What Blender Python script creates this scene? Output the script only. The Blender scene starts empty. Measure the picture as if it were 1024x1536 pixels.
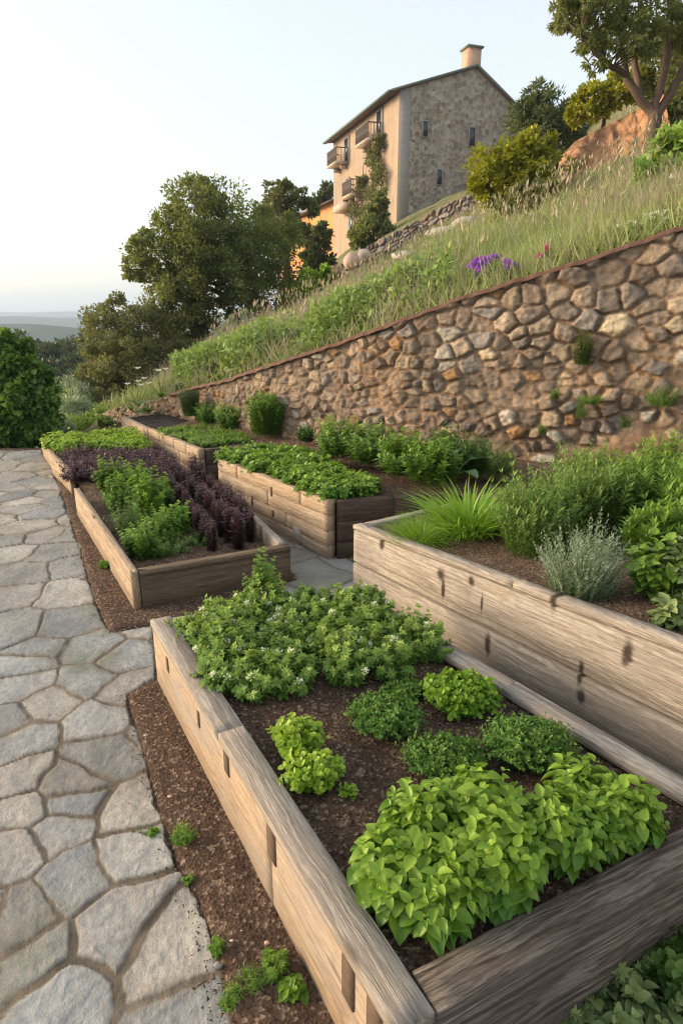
import bpy, math, random
import numpy as np
from mathutils import Vector, Matrix

C = bpy.context.scene.collection
R = math.radians
# ------------------------------------------------------------------ camera, sky, sun, exposure
FPX = 950.0; EYE = 1.7; PITCH = math.atan(298 / FPX)
cam = bpy.data.cameras.new('camera'); camo = bpy.data.objects.new('camera', cam); C.objects.link(camo)
cam.sensor_fit = 'HORIZONTAL'; cam.sensor_width = 36; cam.lens = FPX / 1024 * 36
cam.clip_start = .05; cam.clip_end = 12000
camo.location = (0, 0, EYE); camo.rotation_euler = (math.pi / 2 - PITCH, 0, 0)
bpy.context.scene.camera = camo
SUN_EL, SUN_AZ = R(11), R(-84)          # azimuth from +Y, clockwise
w = bpy.data.worlds.new('World'); bpy.context.scene.world = w; w.use_nodes = True
nt = w.node_tree; nt.nodes.clear()
sky = nt.nodes.new('ShaderNodeTexSky'); sky.sky_type = 'NISHITA'; sky.sun_disc = False
sky.sun_elevation = SUN_EL; sky.sun_rotation = SUN_AZ % (2 * math.pi)
sky.air_density = 1.0; sky.dust_density = 3.0; sky.ozone_density = 1.0; sky.altitude = 300
bg = nt.nodes.new('ShaderNodeBackground'); bg.inputs[1].default_value = .15
wo = nt.nodes.new('ShaderNodeOutputWorld')
thin = nt.nodes.new('ShaderNodeMix'); thin.data_type = 'RGBA'; thin.inputs[0].default_value = .5      # thin high cloud over the clear sky
thin.inputs[7].default_value = (2.95, 2.85, 2.72, 1); nt.links.new(sky.outputs[0], thin.inputs[6]); nt.links.new(thin.outputs[2], bg.inputs[0]); nt.links.new(bg.outputs[0], wo.inputs[0])
sl = bpy.data.lights.new('sun', 'SUN'); sl.energy = 2.7; sl.angle = R(35); sl.color = (1, .77, .55)
so = bpy.data.objects.new('sun', sl); C.objects.link(so)
sd = Vector((math.sin(SUN_AZ) * math.cos(SUN_EL), math.cos(SUN_AZ) * math.cos(SUN_EL), math.sin(SUN_EL)))
so.rotation_euler = sd.to_track_quat('Z', 'Y').to_euler(); so.location = (-20, 5, 20)
vs = bpy.context.scene.view_settings
vs.view_transform = 'Standard'; vs.look = 'None'; vs.exposure = 1.5; vs.gamma = 1
cy = bpy.context.scene.cycles
cy.max_bounces = 6; cy.diffuse_bounces = 3; cy.transmission_bounces = 3; cy.volume_bounces = 0
cy.use_denoising = True; cy.denoising_prefilter = 'ACCURATE'; cy.filter_width = 1.15

# ------------------------------------------------------------------ pixel geometry (photo pixels -> places)
CP, SP = math.cos(PITCH), math.sin(PITCH)
def ray(x, y):
    a = (x - 512) / FPX; b = (768 - y) / FPX
    return a, CP + b * SP, b * CP - SP
def gp(x, y, z=0.):
    r = ray(x, y); t = (z - EYE) / r[2]; return r[0] * t, r[1] * t
def gp3(x, y, z=0.): return (*gp(x, y, z), z)
def vp(x, y, Y):
    r = ray(x, y); t = Y / r[1]; return np.array([r[0] * t, Y, EYE + r[2] * t])
def uv(x, y):
    r = ray(x, y); return r[0] / r[1], r[2] / r[1]

# ------------------------------------------------------------------ numpy mesh tools
rng = np.random.default_rng(7)
def norm(v): return v / (np.linalg.norm(v, axis=-1, keepdims=True) + 1e-9)
def hash2(ix, iy, s):
    h = (ix.astype(np.int64) * 374761393 + iy.astype(np.int64) * 668265263 + s * 1442695041) & 0xffffffff
    h = ((h ^ (h >> 13)) * 1274126177) & 0xffffffff
    return ((h ^ (h >> 16)) & 0xffff) / 65535.
def vnoise(x, y, s=0):
    ix = np.floor(x); iy = np.floor(y); fx = x - ix; fy = y - iy
    fx = fx * fx * (3 - 2 * fx); fy = fy * fy * (3 - 2 * fy)
    a = hash2(ix, iy, s); b = hash2(ix + 1, iy, s); c = hash2(ix, iy + 1, s); d = hash2(ix + 1, iy + 1, s)
    return (a * (1 - fx) + b * fx) * (1 - fy) + (c * (1 - fx) + d * fx) * fy
def fbm(x, y, s=0, o=4):
    t = 0; a = .5
    for i in range(o):
        t = t + a * (vnoise(x, y, s + i * 17) - .5) * 2; x = x * 2.03 + 3.1; y = y * 2.03 + 1.7; a *= .5
    return t
def inpoly(x, y, P):
    r = np.zeros(np.shape(x), bool); n = len(P)
    for i in range(n):
        x0, y0 = P[i]; x1, y1 = P[(i + 1) % n]
        if y0 == y1: continue
        k = ((y0 > y) != (y1 > y)) & (x < (x1 - x0) * (y - y0) / (y1 - y0) + x0)
        r ^= k
    return r
def polydist(x, y, P, closed=True):
    d = np.full(np.shape(x), 1e9); n = len(P)
    for i in range(n if closed else n - 1):
        x0, y0 = P[i]; x1, y1 = P[(i + 1) % n]; dx, dy = x1 - x0, y1 - y0
        t = np.clip(((x - x0) * dx + (y - y0) * dy) / (dx * dx + dy * dy + 1e-12), 0, 1)
        d = np.minimum(d, np.hypot(x - x0 - t * dx, y - y0 - t * dy))
    return d

class G:
    """collects vertices, faces, a per-vertex tint and optionally a colour; builds ONE mesh object"""
    def __init__(s): s.V = []; s.F = []; s.T = []; s.M = []; s.n = 0; s.col = []
    def add(s, V, F, t=0., m=0, col=None):
        V = np.asarray(V, float); F = np.asarray(F, np.int64)
        if len(V) == 0 or len(F) == 0: return s
        s.V.append(V); s.F.append(F + s.n); s.n += len(V)
        s.T.append(np.broadcast_to(np.asarray(t, float), (len(V),)).copy()); s.M.append(np.full(len(F), m))
        if col is not None: s.col.append(np.asarray(col, float))
        return s
    def inst(s, T, pos, Rm, sc, tint=0., m=0):
        tv, tf = T; n = len(pos)
        if n == 0: return s
        sc = np.asarray(sc, float)
        if sc.ndim == 1: sc = sc[:, None]
        v = tv[None] * np.broadcast_to(sc, (n, sc.shape[1] if sc.shape[1] == 3 else 1))[:, None, :]
        v = np.einsum('nij,nkj->nki', Rm, v) + pos[:, None]
        tint = np.broadcast_to(np.asarray(tint, float), (n,))
        f = tf[None] + (np.arange(n) * len(tv))[:, None, None]
        return s.add(v.reshape(-1, 3), f.reshape(-1, tf.shape[1]), np.repeat(tint, len(tv)), m)
    def box(s, c, d, t=0., m=0, rz=0., rot=None):
        q = np.array([[x, y, z] for x in (-1, 1) for y in (-1, 1) for z in (-1, 1)]) * np.array(d) / 2
        if rz: a = np.array([[math.cos(rz), -math.sin(rz), 0], [math.sin(rz), math.cos(rz), 0], [0, 0, 1]]); q = q @ a.T
        if rot is not None: q = q @ rot.T
        return s.add(q + np.array(c), [[0, 1, 3, 2], [4, 6, 7, 5], [0, 4, 5, 1], [2, 3, 7, 6], [0, 2, 6, 4], [1, 5, 7, 3]], t, m)
    def tube(s, pts, rad, k=8, t=0., m=0, cap=True):
        pts = np.asarray(pts, float); n = len(pts); rad = np.broadcast_to(np.asarray(rad, float), (n,))
        d = norm(np.gradient(pts, axis=0)); ref = np.array([.3, .9, .1]) if abs(d[0][2]) > .5 else np.array([0, 0, 1.])
        x = norm(np.cross(d, ref)); y = np.cross(d, x); a = np.arange(k) * 2 * math.pi / k
        v = pts[:, None] + rad[:, None, None] * (x[:, None] * np.cos(a)[None, :, None] + y[:, None] * np.sin(a)[None, :, None])
        i = np.arange(n - 1)[:, None] * k; j = np.arange(k)[None]; jn = (j + 1) % k
        f = np.stack([i + j, i + jn, i + k + jn, i + k + j], -1).reshape(-1, 4)
        s.add(v.reshape(-1, 3), f, t, m)
        if cap:
            b = s.n - n * k
            for o in (0, (n - 1) * k):
                for q in range(1, k - 2, 2): s.F.append(np.array([[b + o, b + o + q, b + o + q + 1, b + o + (q + 2) % k]])); s.M.append(np.array([m]))
        return s
    def grid(s, P, keep=None, t=0., m=0, col=None):
        h, wd = P.shape[:2]
        i = np.arange(h - 1)[:, None] * wd; j = np.arange(wd - 1)[None]
        f = np.stack([i + j, i + j + 1, i + wd + j + 1, i + wd + j], -1).reshape(-1, 4)
        V = P.reshape(-1, 3); t = np.broadcast_to(np.asarray(t, float), P.shape[:2]).reshape(-1)
        if keep is not None:
            f = f[keep.reshape(-1)]; u, inv = np.unique(f, return_inverse=True)
            V = V[u]; t = t[u]; f = inv.reshape(-1, 4)
            if col is not None: col = col.reshape(-1, 3)[u]
        elif col is not None: col = col.reshape(-1, 3)
        return s.add(V, f, t, m, col)
    def mesh(s, name, mats, smooth=False):
        me = bpy.data.meshes.new(name)
        V = np.concatenate(s.V) if s.V else np.zeros((0, 3))
        me.vertices.add(len(V)); me.vertices.foreach_set('co', V.astype(np.float32).ravel())
        L = np.concatenate([f.ravel() for f in s.F]); sz = np.concatenate([np.full(len(f), f.shape[1]) for f in s.F])
        me.loops.add(len(L)); me.loops.foreach_set('vertex_index', L.astype(np.int32))
        me.polygons.add(len(sz)); st = np.concatenate([[0], np.cumsum(sz)[:-1]])
        me.polygons.foreach_set('loop_start', st.astype(np.int32)); me.polygons.foreach_set('loop_total', sz.astype(np.int32))
        mi = np.concatenate(s.M)
        if mi.max() > 0: me.polygons.foreach_set('material_index', mi.astype(np.int32))
        if smooth: me.polygons.foreach_set('use_smooth', np.ones(len(sz), bool))
        a = me.attributes.new('tint', 'FLOAT', 'POINT'); a.data.foreach_set('value', np.concatenate(s.T).astype(np.float32))
        if s.col:
            c = np.concatenate(s.col); a = me.attributes.new('col', 'FLOAT_COLOR', 'POINT')
            a.data.foreach_set('color', np.hstack([c, np.ones((len(c), 1))]).astype(np.float32).ravel())
        for m in (mats if isinstance(mats, (list, tuple)) else [mats]): me.materials.append(m)
        me.update(calc_edges=True); me.validate(); return me
    def build(s, name, mats, parent=None, smooth=False, loc=None, rz=0.):
        o = bpy.data.objects.new(name, s.mesh(name, mats, smooth)); C.objects.link(o)
        if parent is not None: o.parent = parent
        if loc is not None: o.location = loc
        if rz: o.rotation_euler.z = rz
        return o
def tag(o, label=None, cat=None, group=None, kind=None):
    if label: o['label'] = label
    if cat: o['category'] = cat
    if group: o['group'] = group
    if kind: o['kind'] = kind
    return o
def thing(name, label, cat, loc=(0, 0, 0), rz=0., group=None, sc=None):
    o = bpy.data.objects.new(name, None); C.objects.link(o); o.location = tuple(float(q) for q in loc); o.rotation_euler.z = rz
    o.empty_display_size = .1
    if sc is not None: o.scale = sc if isinstance(sc, tuple) else (sc, sc, sc)
    return tag(o, label, cat, group)
def kids(o): return [c for c in C.objects if c.parent == o]
def dup(root, loc, rz=0., sc=1., label=None, group=None):
    ch = list(root.children); r = root.copy(); C.objects.link(r)
    r.location = tuple(float(q) for q in loc); r.rotation_euler.z = rz; r.scale = sc if isinstance(sc, tuple) else (sc, sc, sc)
    if label: r['label'] = label
    if group: r['group'] = group
    for c in ch:
        c2 = c.copy(); C.objects.link(c2); c2.parent = r
    return r

# ------------------------------------------------------------------ materials
class NT:
    def __init__(s, name):
        s.m = bpy.data.materials.new(name); s.m.use_nodes = True; s.t = s.m.node_tree; s.t.nodes.clear()
        s.out = s.t.nodes.new('ShaderNodeOutputMaterial')
    def n(s, typ, **k):
        nd = s.t.nodes.new('ShaderNode' + typ)
        for a, b in k.items():
            if a.startswith('_'): setattr(nd, a[1:], b)
            else:
                key = int(a[1:]) if a[0] == 'i' and a[1:].isdigit() else a.replace('__', ' ')
                s.set(nd.inputs[key], b)
        return nd
    def set(s, inp, b):
        if isinstance(b, bpy.types.NodeSocket): s.t.links.new(b, inp)
        elif isinstance(b, bpy.types.Node): s.t.links.new(b.outputs[0], inp)
        else:
            if isinstance(b, tuple) and len(b) == 3 and inp.type == 'RGBA': b = (*b, 1)
            inp.default_value = b
    def math(s, op, a, b=0., clamp=False):
        nd = s.n('Math', _operation=op, i0=a, i1=b); nd.use_clamp = clamp; return nd.outputs[0]
    def mix(s, f, a, b, mode='MIX'):
        nd = s.t.nodes.new('ShaderNodeMix'); nd.data_type = 'RGBA'; nd.blend_type = mode
        s.set(nd.inputs[0], f); s.set(nd.inputs[6], a); s.set(nd.inputs[7], b); return nd.outputs[2]
    def ramp(s, f, stops):
        nd = s.t.nodes.new('ShaderNodeValToRGB'); s.set(nd.inputs[0], f); e = nd.color_ramp.elements
        while len(e) < len(stops): e.new(.5)
        for q, (p, c) in zip(e, stops):
            q.position = p; q.color = (*c, 1) if isinstance(c, tuple) else (c, c, c, 1)
        return nd.outputs[0]
    def noise(s, vec, sc, det=5, rough=.55, dist=0.):
        nd = s.n('TexNoise', Vector=vec, Scale=sc, Detail=det, Roughness=rough, Distortion=dist); return nd.outputs[0]
    def attr(s, name): return s.n('Attribute', _attribute_name=name)
    def bump(s, h, strength=.3, dist=.01): return s.n('Bump', Height=h, Strength=strength, Distance=dist).outputs[0]
    def done(s, col, rough=.8, normal=None, spec=.3, sheen=0):
        b = s.n('BsdfPrincipled'); s.set(b.inputs['Base Color'], col); s.set(b.inputs['Roughness'], rough)
        b.inputs['Specular IOR Level'].default_value = spec
        if normal is not None: s.set(b.inputs['Normal'], normal)
        s.t.links.new(b.outputs[0], s.out.inputs[0]); return s.m

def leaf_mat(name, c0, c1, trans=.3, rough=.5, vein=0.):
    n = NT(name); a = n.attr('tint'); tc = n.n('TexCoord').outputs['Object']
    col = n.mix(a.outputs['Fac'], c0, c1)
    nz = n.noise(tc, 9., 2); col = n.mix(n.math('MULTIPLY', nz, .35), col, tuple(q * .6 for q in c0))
    nf = n.noise(tc, 160., 2)
    b = n.n('BsdfPrincipled'); n.set(b.inputs['Base Color'], col); b.inputs['Roughness'].default_value = rough
    b.inputs['Specular IOR Level'].default_value = .35
    n.set(b.inputs['Normal'], n.bump(nf, .25, .003))
    t = n.n('BsdfTranslucent'); n.set(t.inputs[0], n.mix(.5, col, (c1[0] * 1.3, c1[1] * 1.35, c1[2] * .6)))
    mx = n.n('MixShader', i0=trans, i1=b, i2=t); n.t.links.new(mx.outputs[0], n.out.inputs[0]); return n.m

def wood_mat(name, light, dark, stain, age=.4, grain=1., spots=()):
    n = NT(name); tc = n.n('TexCoord').outputs['Object']; oi = n.n('ObjectInfo').outputs['Random']; a = n.attr('tint').outputs['Fac']
    off = n.n('CombineXYZ', i0=n.math('MULTIPLY', a, 37.), i1=n.math('MULTIPLY', a, 9.), i2=n.math('MULTIPLY', oi, 21.))
    v = n.n('VectorMath', _operation='ADD', i0=tc, i1=off).outputs[0]
    m1 = n.n('Mapping', Vector=v, Scale=(2.6 * grain, 36 * grain, 36 * grain)).outputs[0]
    g1 = n.noise(m1, 1.6, 7, .62, .7)
    m2 = n.n('Mapping', Vector=v, Scale=(14 * grain, 210 * grain, 210 * grain)).outputs[0]
    g2 = n.noise(m2, 1.5, 4, .6, .3)
    m3 = n.n('Mapping', Vector=v, Scale=(1.2, 3.2, 3.2)).outputs[0]
    big = n.noise(m3, 1.7, 4, .6)
    wob = n.noise(n.n('Mapping', Vector=v, Scale=(1.1, 4., 4.)).outputs[0], 1.2, 3, .5)
    sx_ = n.n('SeparateXYZ', i0=tc); yy_ = n.math('ADD', sx_.outputs[1], n.math('ADD', n.math('MULTIPLY', a, .11), .07)); zz_ = n.math('SUBTRACT', sx_.outputs[2], n.math('MULTIPLY', oi, .2))
    rr_ = n.math('SQRT', n.math('ADD', n.math('MULTIPLY', yy_, yy_), n.math('MULTIPLY', zz_, zz_)))
    rw = n.math('ADD', n.math('MULTIPLY', rr_, 95.), n.math('ADD', n.math('MULTIPLY', wob, 9.), n.math('MULTIPLY', g1, .9)))
    n1 = n.n('TexNoise', _noise_dimensions='1D', Scale=1., Detail=3., Roughness=.7); n.set(n1.inputs['W'], rw); ring = n1.outputs[0]
    # knots
    m4 = n.n('Mapping', Vector=v, Scale=(1.5, 4.5, 4.5)).outputs[0]
    vo = n.n('TexVoronoi', Vector=m4, Scale=1.1).outputs['Distance']
    knot = n.ramp(n.math('ADD', vo, n.math('MULTIPLY', g1, .10)), [(.085, 1.), (.15, 0.)])
    col = n.mix(n.ramp(g1, [(.40, 0.), (.58, 1.)]), dark, light); col = n.mix(n.math('MULTIPLY', n.ramp(ring, [(.38, 1.), (.5, 0.)]), .62), col, tuple(q * .55 for q in dark)); col = n.mix(n.math('MULTIPLY', n.ramp(ring, [(.52, 0.), (.66, 1.)]), .35), col, tuple(min(1, q * 1.18) for q in light))
    col = n.mix(n.math('MULTIPLY', n.ramp(big, [(.40, 0.), (.66, 1.)]), age), col, stain)
    col = n.mix(n.math('MULTIPLY', n.ramp(g2, [(.36, 1.), (.52, 0.)]), .6), col, tuple(q * .40 for q in dark))
    crk = n.noise(n.n('Mapping', Vector=v, Scale=(1.1, 34, 34)).outputs[0], 1.3, 3, .5, .4); cm = n.noise(m3, 2.6, 2); 
    col = n.mix(n.math('MULTIPLY', n.math('MULTIPLY', n.ramp(crk, [(.485, 0.), (.50, 1.), (.515, 0.)]), n.ramp(cm, [(.48, 0.), (.6, 1.)])), .8), col, tuple(q * .25 for q in dark)); fine = n.noise(v, 14., 6, .7)
    col = n.mix(n.math('MULTIPLY', n.ramp(fine, [(.56, 0.), (.72, 1.)]), .35), col, tuple(q * .5 for q in dark))
    col = n.mix(n.math('MULTIPLY', knot, .85), col, (.035, .024, .016))
    col = n.mix(n.math('MULTIPLY', a, .35), col, stain)
    damp = n.ramp(n.math('ADD', n.n('SeparateXYZ', i0=tc).outputs[2], n.math('MULTIPLY', big, .16)), [(.09, 1.), (.19, 0.)]); col = n.mix(n.math('MULTIPLY', damp, .35), col, tuple(q * .5 for q in dark))
    for sx, sz, rx_, rz_ in spots:      # knots and rust runs where the photograph has them
        d_ = n.n('VectorMath', _operation='MULTIPLY', i0=n.n('VectorMath', _operation='SUBTRACT', i0=tc, i1=(sx, 0, sz)).outputs[0], i1=(.72 / rx_, 0, .72 / rz_)).outputs[0]
        l_ = n.math('ADD', n.n('VectorMath', _operation='LENGTH', i0=d_).outputs['Value'], n.math('MULTIPLY', n.math('SUBTRACT', fine, .5), 1.8)); col = n.mix(n.ramp(l_, [(.45, .95), (1.0, 0.)]), col, (.045, .032, .022))
    h = n.math('ADD', n.math('ADD', n.math('MULTIPLY', g1, .35), n.math('MULTIPLY', ring, .8)), n.math('MULTIPLY', g2, .6))
    return n.done(col, .85, n.bump(h, 1., .008), .2)

def mulch_mat(name, c0, c1, fleck):
    n = NT(name); tc = n.n('TexCoord').outputs['Object']
    a = n.noise(tc, 70., 6, .75); b = n.noise(tc, 6., 3); vo = n.n('TexVoronoi', Vector=tc, Scale=95.)
    col = n.mix(n.ramp(a, [(.35, 0.), (.68, 1.)]), c0, c1)
    rnd = n.n('SeparateColor', i0=vo.outputs['Color']).outputs[0]
    col = n.mix(n.math('MULTIPLY', n.math('GREATER_THAN', rnd, .86), .6), col, fleck)
    col = n.mix(n.math('MULTIPLY', n.ramp(b, [(.4, 0.), (.7, 1.)]), .35), col, tuple(q * .55 for q in c0))
    col = n.mix(n.math('MULTIPLY', n.attr('tint').outputs['Fac'], .8), col, fleck)
    return n.done(col, .95, n.bump(n.math('ADD', a, vo.outputs['Distance']), .9, .012), .1)

def col_mat(name, scale=30., bump=.5, dist=.01, var=.45, dark=(.03, .025, .02), lich=.3):
    n = NT(name); tc = n.n('TexCoord').outputs['Object']; c = n.attr('col').outputs['Color']
    a = n.noise(tc, scale, 8, .68); b = n.noise(tc, scale * .16, 4, .6, .5); f = n.noise(tc, scale * 5, 3, .7)
    col = n.mix(n.math('MULTIPLY', n.ramp(a, [(.38, 1.), (.6, 0.)]), var), c, dark)
    col = n.mix(n.math('MULTIPLY', n.ramp(b, [(.5, 0.), (.72, 1.)]), lich), col, n.mix(.5, c, (.5, .46, .38)))
    col = n.mix(n.math('MULTIPLY', n.ramp(f, [(.55, 0.), (.75, 1.)]), .18), col, dark)
    return n.done(col, .9, n.bump(n.math('ADD', a, n.math('MULTIPLY', f, .35)), bump, dist), .2)

def plain(name, c, rough=.8, var=.25, sc=12., spec=.2, bump=.2):
    n = NT(name); tc = n.n('TexCoord').outputs['Object']; a = n.noise(tc, sc, 6, .65)
    col = n.mix(n.math('MULTIPLY', n.ramp(a, [(.35, 1.), (.7, 0.)]), var), c, tuple(q * .4 for q in c))
    return n.done(col, rough, n.bump(a, bump, .01), spec)

MT = {}
MT['basil'] = leaf_mat('basil_leaf', (.085, .20, .02), (.265, .41, .04), .32, .42)
MT['herb'] = leaf_mat('herb_leaf', (0.092, 0.210, 0.027), (0.263, 0.405, 0.052), .28)
MT['mint'] = leaf_mat('mint_leaf', (0.105, 0.236, 0.040), (0.357, 0.473, 0.101), .28)
MT['gold'] = leaf_mat('golden_leaf', (0.200, 0.360, 0.030), (0.420, 0.550, 0.070), .32)
MT['thyme'] = leaf_mat('thyme_leaf', (0.064, 0.157, 0.022), (0.181, 0.327, 0.054), .25)
MT['box'] = leaf_mat('bright_mound_leaf', (0.109, 0.247, 0.021), (0.281, 0.445, 0.042), .28)
MT['grassy'] = leaf_mat('clump_grass_blade', (0.140, 0.320, 0.030), (0.340, 0.520, 0.070), .35)
MT['rose'] = leaf_mat('rosemary_leaf', (0.109, 0.213, 0.038), (0.307, 0.426, 0.098), .25)
MT['silver'] = leaf_mat('silver_leaf', (0.220, 0.286, 0.187), (0.418, 0.484, 0.330), .2)
MT['deep'] = leaf_mat('deep_leaf', (0.050, 0.120, 0.022), (0.151, 0.266, 0.050), .25)
MT['purple'] = leaf_mat('purple_leaf', (.05, .024, .028), (.19, .10, .105), .12, .4)
MT['squash'] = leaf_mat('squash_leaf', (0.070, 0.170, 0.060), (0.200, 0.330, 0.160), .25)
MT['bluegreen'] = leaf_mat('cabbage_leaf', (0.097, 0.167, 0.058), (0.292, 0.359, 0.127), .22)
MT['stem'] = plain('green_stem', (.12, .2, .05), .6)
MT['woodstem'] = plain('woody_stem', (.12, .08, .05), .8)
MT['purplestem'] = plain('purple_stem', (.08, .035, .04), .6)
MT['white'] = leaf_mat('white_petal', (0.750, 0.760, 0.680), (0.880, 0.880, 0.820), .3, .6)
MT['violet'] = leaf_mat('violet_petal', (.26, .06, .55), (.48, .16, .78), .3, .6)
MT['magenta'] = leaf_mat('magenta_petal', (0.500, 0.040, 0.250), (0.650, 0.100, 0.350), .3, .6)
MT['olive'] = leaf_mat('olive_tree_leaf', (.11, .13, .045), (.26, .28, .09), .4)
MT['oak'] = leaf_mat('oak_leaf', (.095, .115, .04), (.24, .27, .09), .45)
MT['brownoak'] = leaf_mat('brownish_tree_leaf', (.11, .12, .05), (.25, .255, .11), .4)
MT['yellowbush'] = leaf_mat('yellow_bush_leaf', (0.130, 0.170, 0.015), (0.420, 0.400, 0.030), .3)
MT['conifer'] = leaf_mat('conifer_needle', (.06, .085, .03), (.15, .18, .065), .25)
MT['creeper'] = leaf_mat('creeper_leaf', (0.090, 0.110, 0.035), (0.240, 0.240, 0.090), .25)
MT['wood_oak'] = leaf_mat('valley_leaf', (.045, .07, .028), (.10, .13, .045), .2)
MT['grass'] = leaf_mat('slope_grass', (0.150, 0.240, 0.045), (0.360, 0.450, 0.120), .35, .7)
MT['hay'] = leaf_mat('dry_grass', (.27, .22, .145), (.46, .39, .28), .2, .8)
MT['bark'] = plain('bark', (.11, .075, .05), .95, .6, 25., .1, .8)
MT['bark2'] = plain('pale_bark', (.14, .10, .075), .95, .5, 18., .1, .8)
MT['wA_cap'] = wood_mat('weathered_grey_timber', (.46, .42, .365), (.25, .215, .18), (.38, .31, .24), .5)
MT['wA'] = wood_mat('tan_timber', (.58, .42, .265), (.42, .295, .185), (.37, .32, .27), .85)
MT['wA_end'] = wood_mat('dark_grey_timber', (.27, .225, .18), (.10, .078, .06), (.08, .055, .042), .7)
def facepos(px, py, a, b):
    r = ray(px, py); dx, dy = b[0] - a[0], b[1] - a[1]; t = (a[0] * dy - a[1] * dx) / (r[0] * dy - r[1] * dx); X, Y = r[0] * t, r[1] * t; L = math.hypot(dx, dy)
    return ((X - a[0]) * dx + (Y - a[1]) * dy) / L, EYE + r[2] * t
SPB = [(*facepos(x, y, (.075, 3.755), (2.43, .27)), rx, rz) for x, y, rx, rz in [(572, 816, .02, .03), (661, 862, .028, .035), (664, 885, .012, .06), (706, 872, .018, .025), (722, 905, .008, .05), (731, 968, .02, .05), (830, 900, .018, .06), (940, 980, .022, .05), (872, 1046, .022, .035), (563, 897, .02, .02), (870, 1010, .012, .05), (610, 930, .02, .015)]]
MT['wB'] = wood_mat('pale_weathered_timber', (.57, .50, .41), (.35, .29, .225), (.28, .245, .205), .65, 1., SPB)
MT['wC'] = wood_mat('pale_block_timber', (.55, .44, .32), (.38, .285, .195), (.50, .34, .21), .5)
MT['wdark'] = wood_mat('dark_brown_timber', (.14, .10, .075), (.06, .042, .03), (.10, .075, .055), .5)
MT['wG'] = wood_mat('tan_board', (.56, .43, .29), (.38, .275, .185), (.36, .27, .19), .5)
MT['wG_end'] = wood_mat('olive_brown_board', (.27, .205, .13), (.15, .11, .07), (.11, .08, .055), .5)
MT['peg'] = plain('dark_peg', (.13, .09, .06), .9, .5, 30.)
MT['mulch'] = mulch_mat('bark_mulch', (.055, .034, .024), (.19, .128, .09), (.42, .32, .23))
MT['mulch2'] = mulch_mat('terrace_mulch', (.09, .055, .038), (.25, .172, .122), (.45, .35, .26))
MT['dark_soil'] = mulch_mat('dark_soil', (.05, .042, .036), (.15, .125, .105), (.2, .17, .14))
MT['flag'] = col_mat('flagstone', 34., .9, .012, .38, (.15, .14, .125))
MT['rubble'] = col_mat('rubble_stone', 26., 1., .022, .5, (.10, .07, .05), .12)
MT['rust'] = plain('rusty_coping', (.15, .085, .06), .8, .5, 20.)
MT['concrete'] = plain('pale_stone', (.42, .38, .33), .9, .35, 9.)

# ------------------------------------------------------------------ wall plan and terrain
WP = [(6.6, 3.5), (4.4, 4.4), (2.8, 5.07), (1.7, 5.55), (.5, 6.15), (-.65, 6.95), (-1.3, 7.6), (-1.95, 8.45), (-2.7, 9.35), (-3.5, 10.3), (-4.4, 11.4)]
def resample(P, n):
    P = np.array(P, float); s = np.concatenate([[0], np.cumsum(np.linalg.norm(np.diff(P, axis=0), axis=1))])
    q = np.linspace(0, s[-1], n); return np.stack([np.interp(q, s, P[:, i]) for i in range(P.shape[1])], 1)
wd_ = resample(WP, 400)
for _ in range(60): wd_[1:-1] = (wd_[:-2] + wd_[1:-1] * 2 + wd_[2:]) / 4
WS = np.concatenate([[0], np.cumsum(np.linalg.norm(np.diff(wd_, axis=0), axis=1))]); WL = WS[-1]
wtan = norm(np.gradient(wd_, axis=0)); wnrm = np.stack([wtan[:, 1], -wtan[:, 0]], 1)   # to be turned towards the garden
if wnrm[0] @ (-wd_[0]) < 0: wnrm = -wnrm
wu = wd_[:, 0] / wd_[:, 1]
# top line of the wall from the photograph
tl = [(-.50, (100, 632)), (0, (140, 624)), (0, (190, 606)), (0, (240, 597)), (0, (300, 582)), (0, (400, 552)), (0, (480, 527)), (0, (600, 485)), (0, (700, 447)), (0, (790, 420)), (0, (870, 397)), (0, (950, 370)), (0, (1024, 345))]
tz = []
for _, p in tl:
    # the ray's horizontal azimuth hits the wall where u matches
    r = ray(*p); u = r[0] / r[1]; Yw = np.interp(u, wu[::-1], wd_[::-1, 1]); tz.append((u, EYE + r[2] / r[1] * Yw))
tz = sorted(tz); TU = [a for a, b in tz]; TZ = [b for a, b in tz]
wtop = np.interp(wu, TU, TZ)
ext = wu > TU[-1]; k0 = np.argmax(~ext); wtop[ext] = wtop[k0] + (WS[k0] - WS[ext]) * .36
wtop = np.convolve(np.pad(wtop, 6, 'edge'), np.ones(13) / 13, 'valid')

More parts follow.
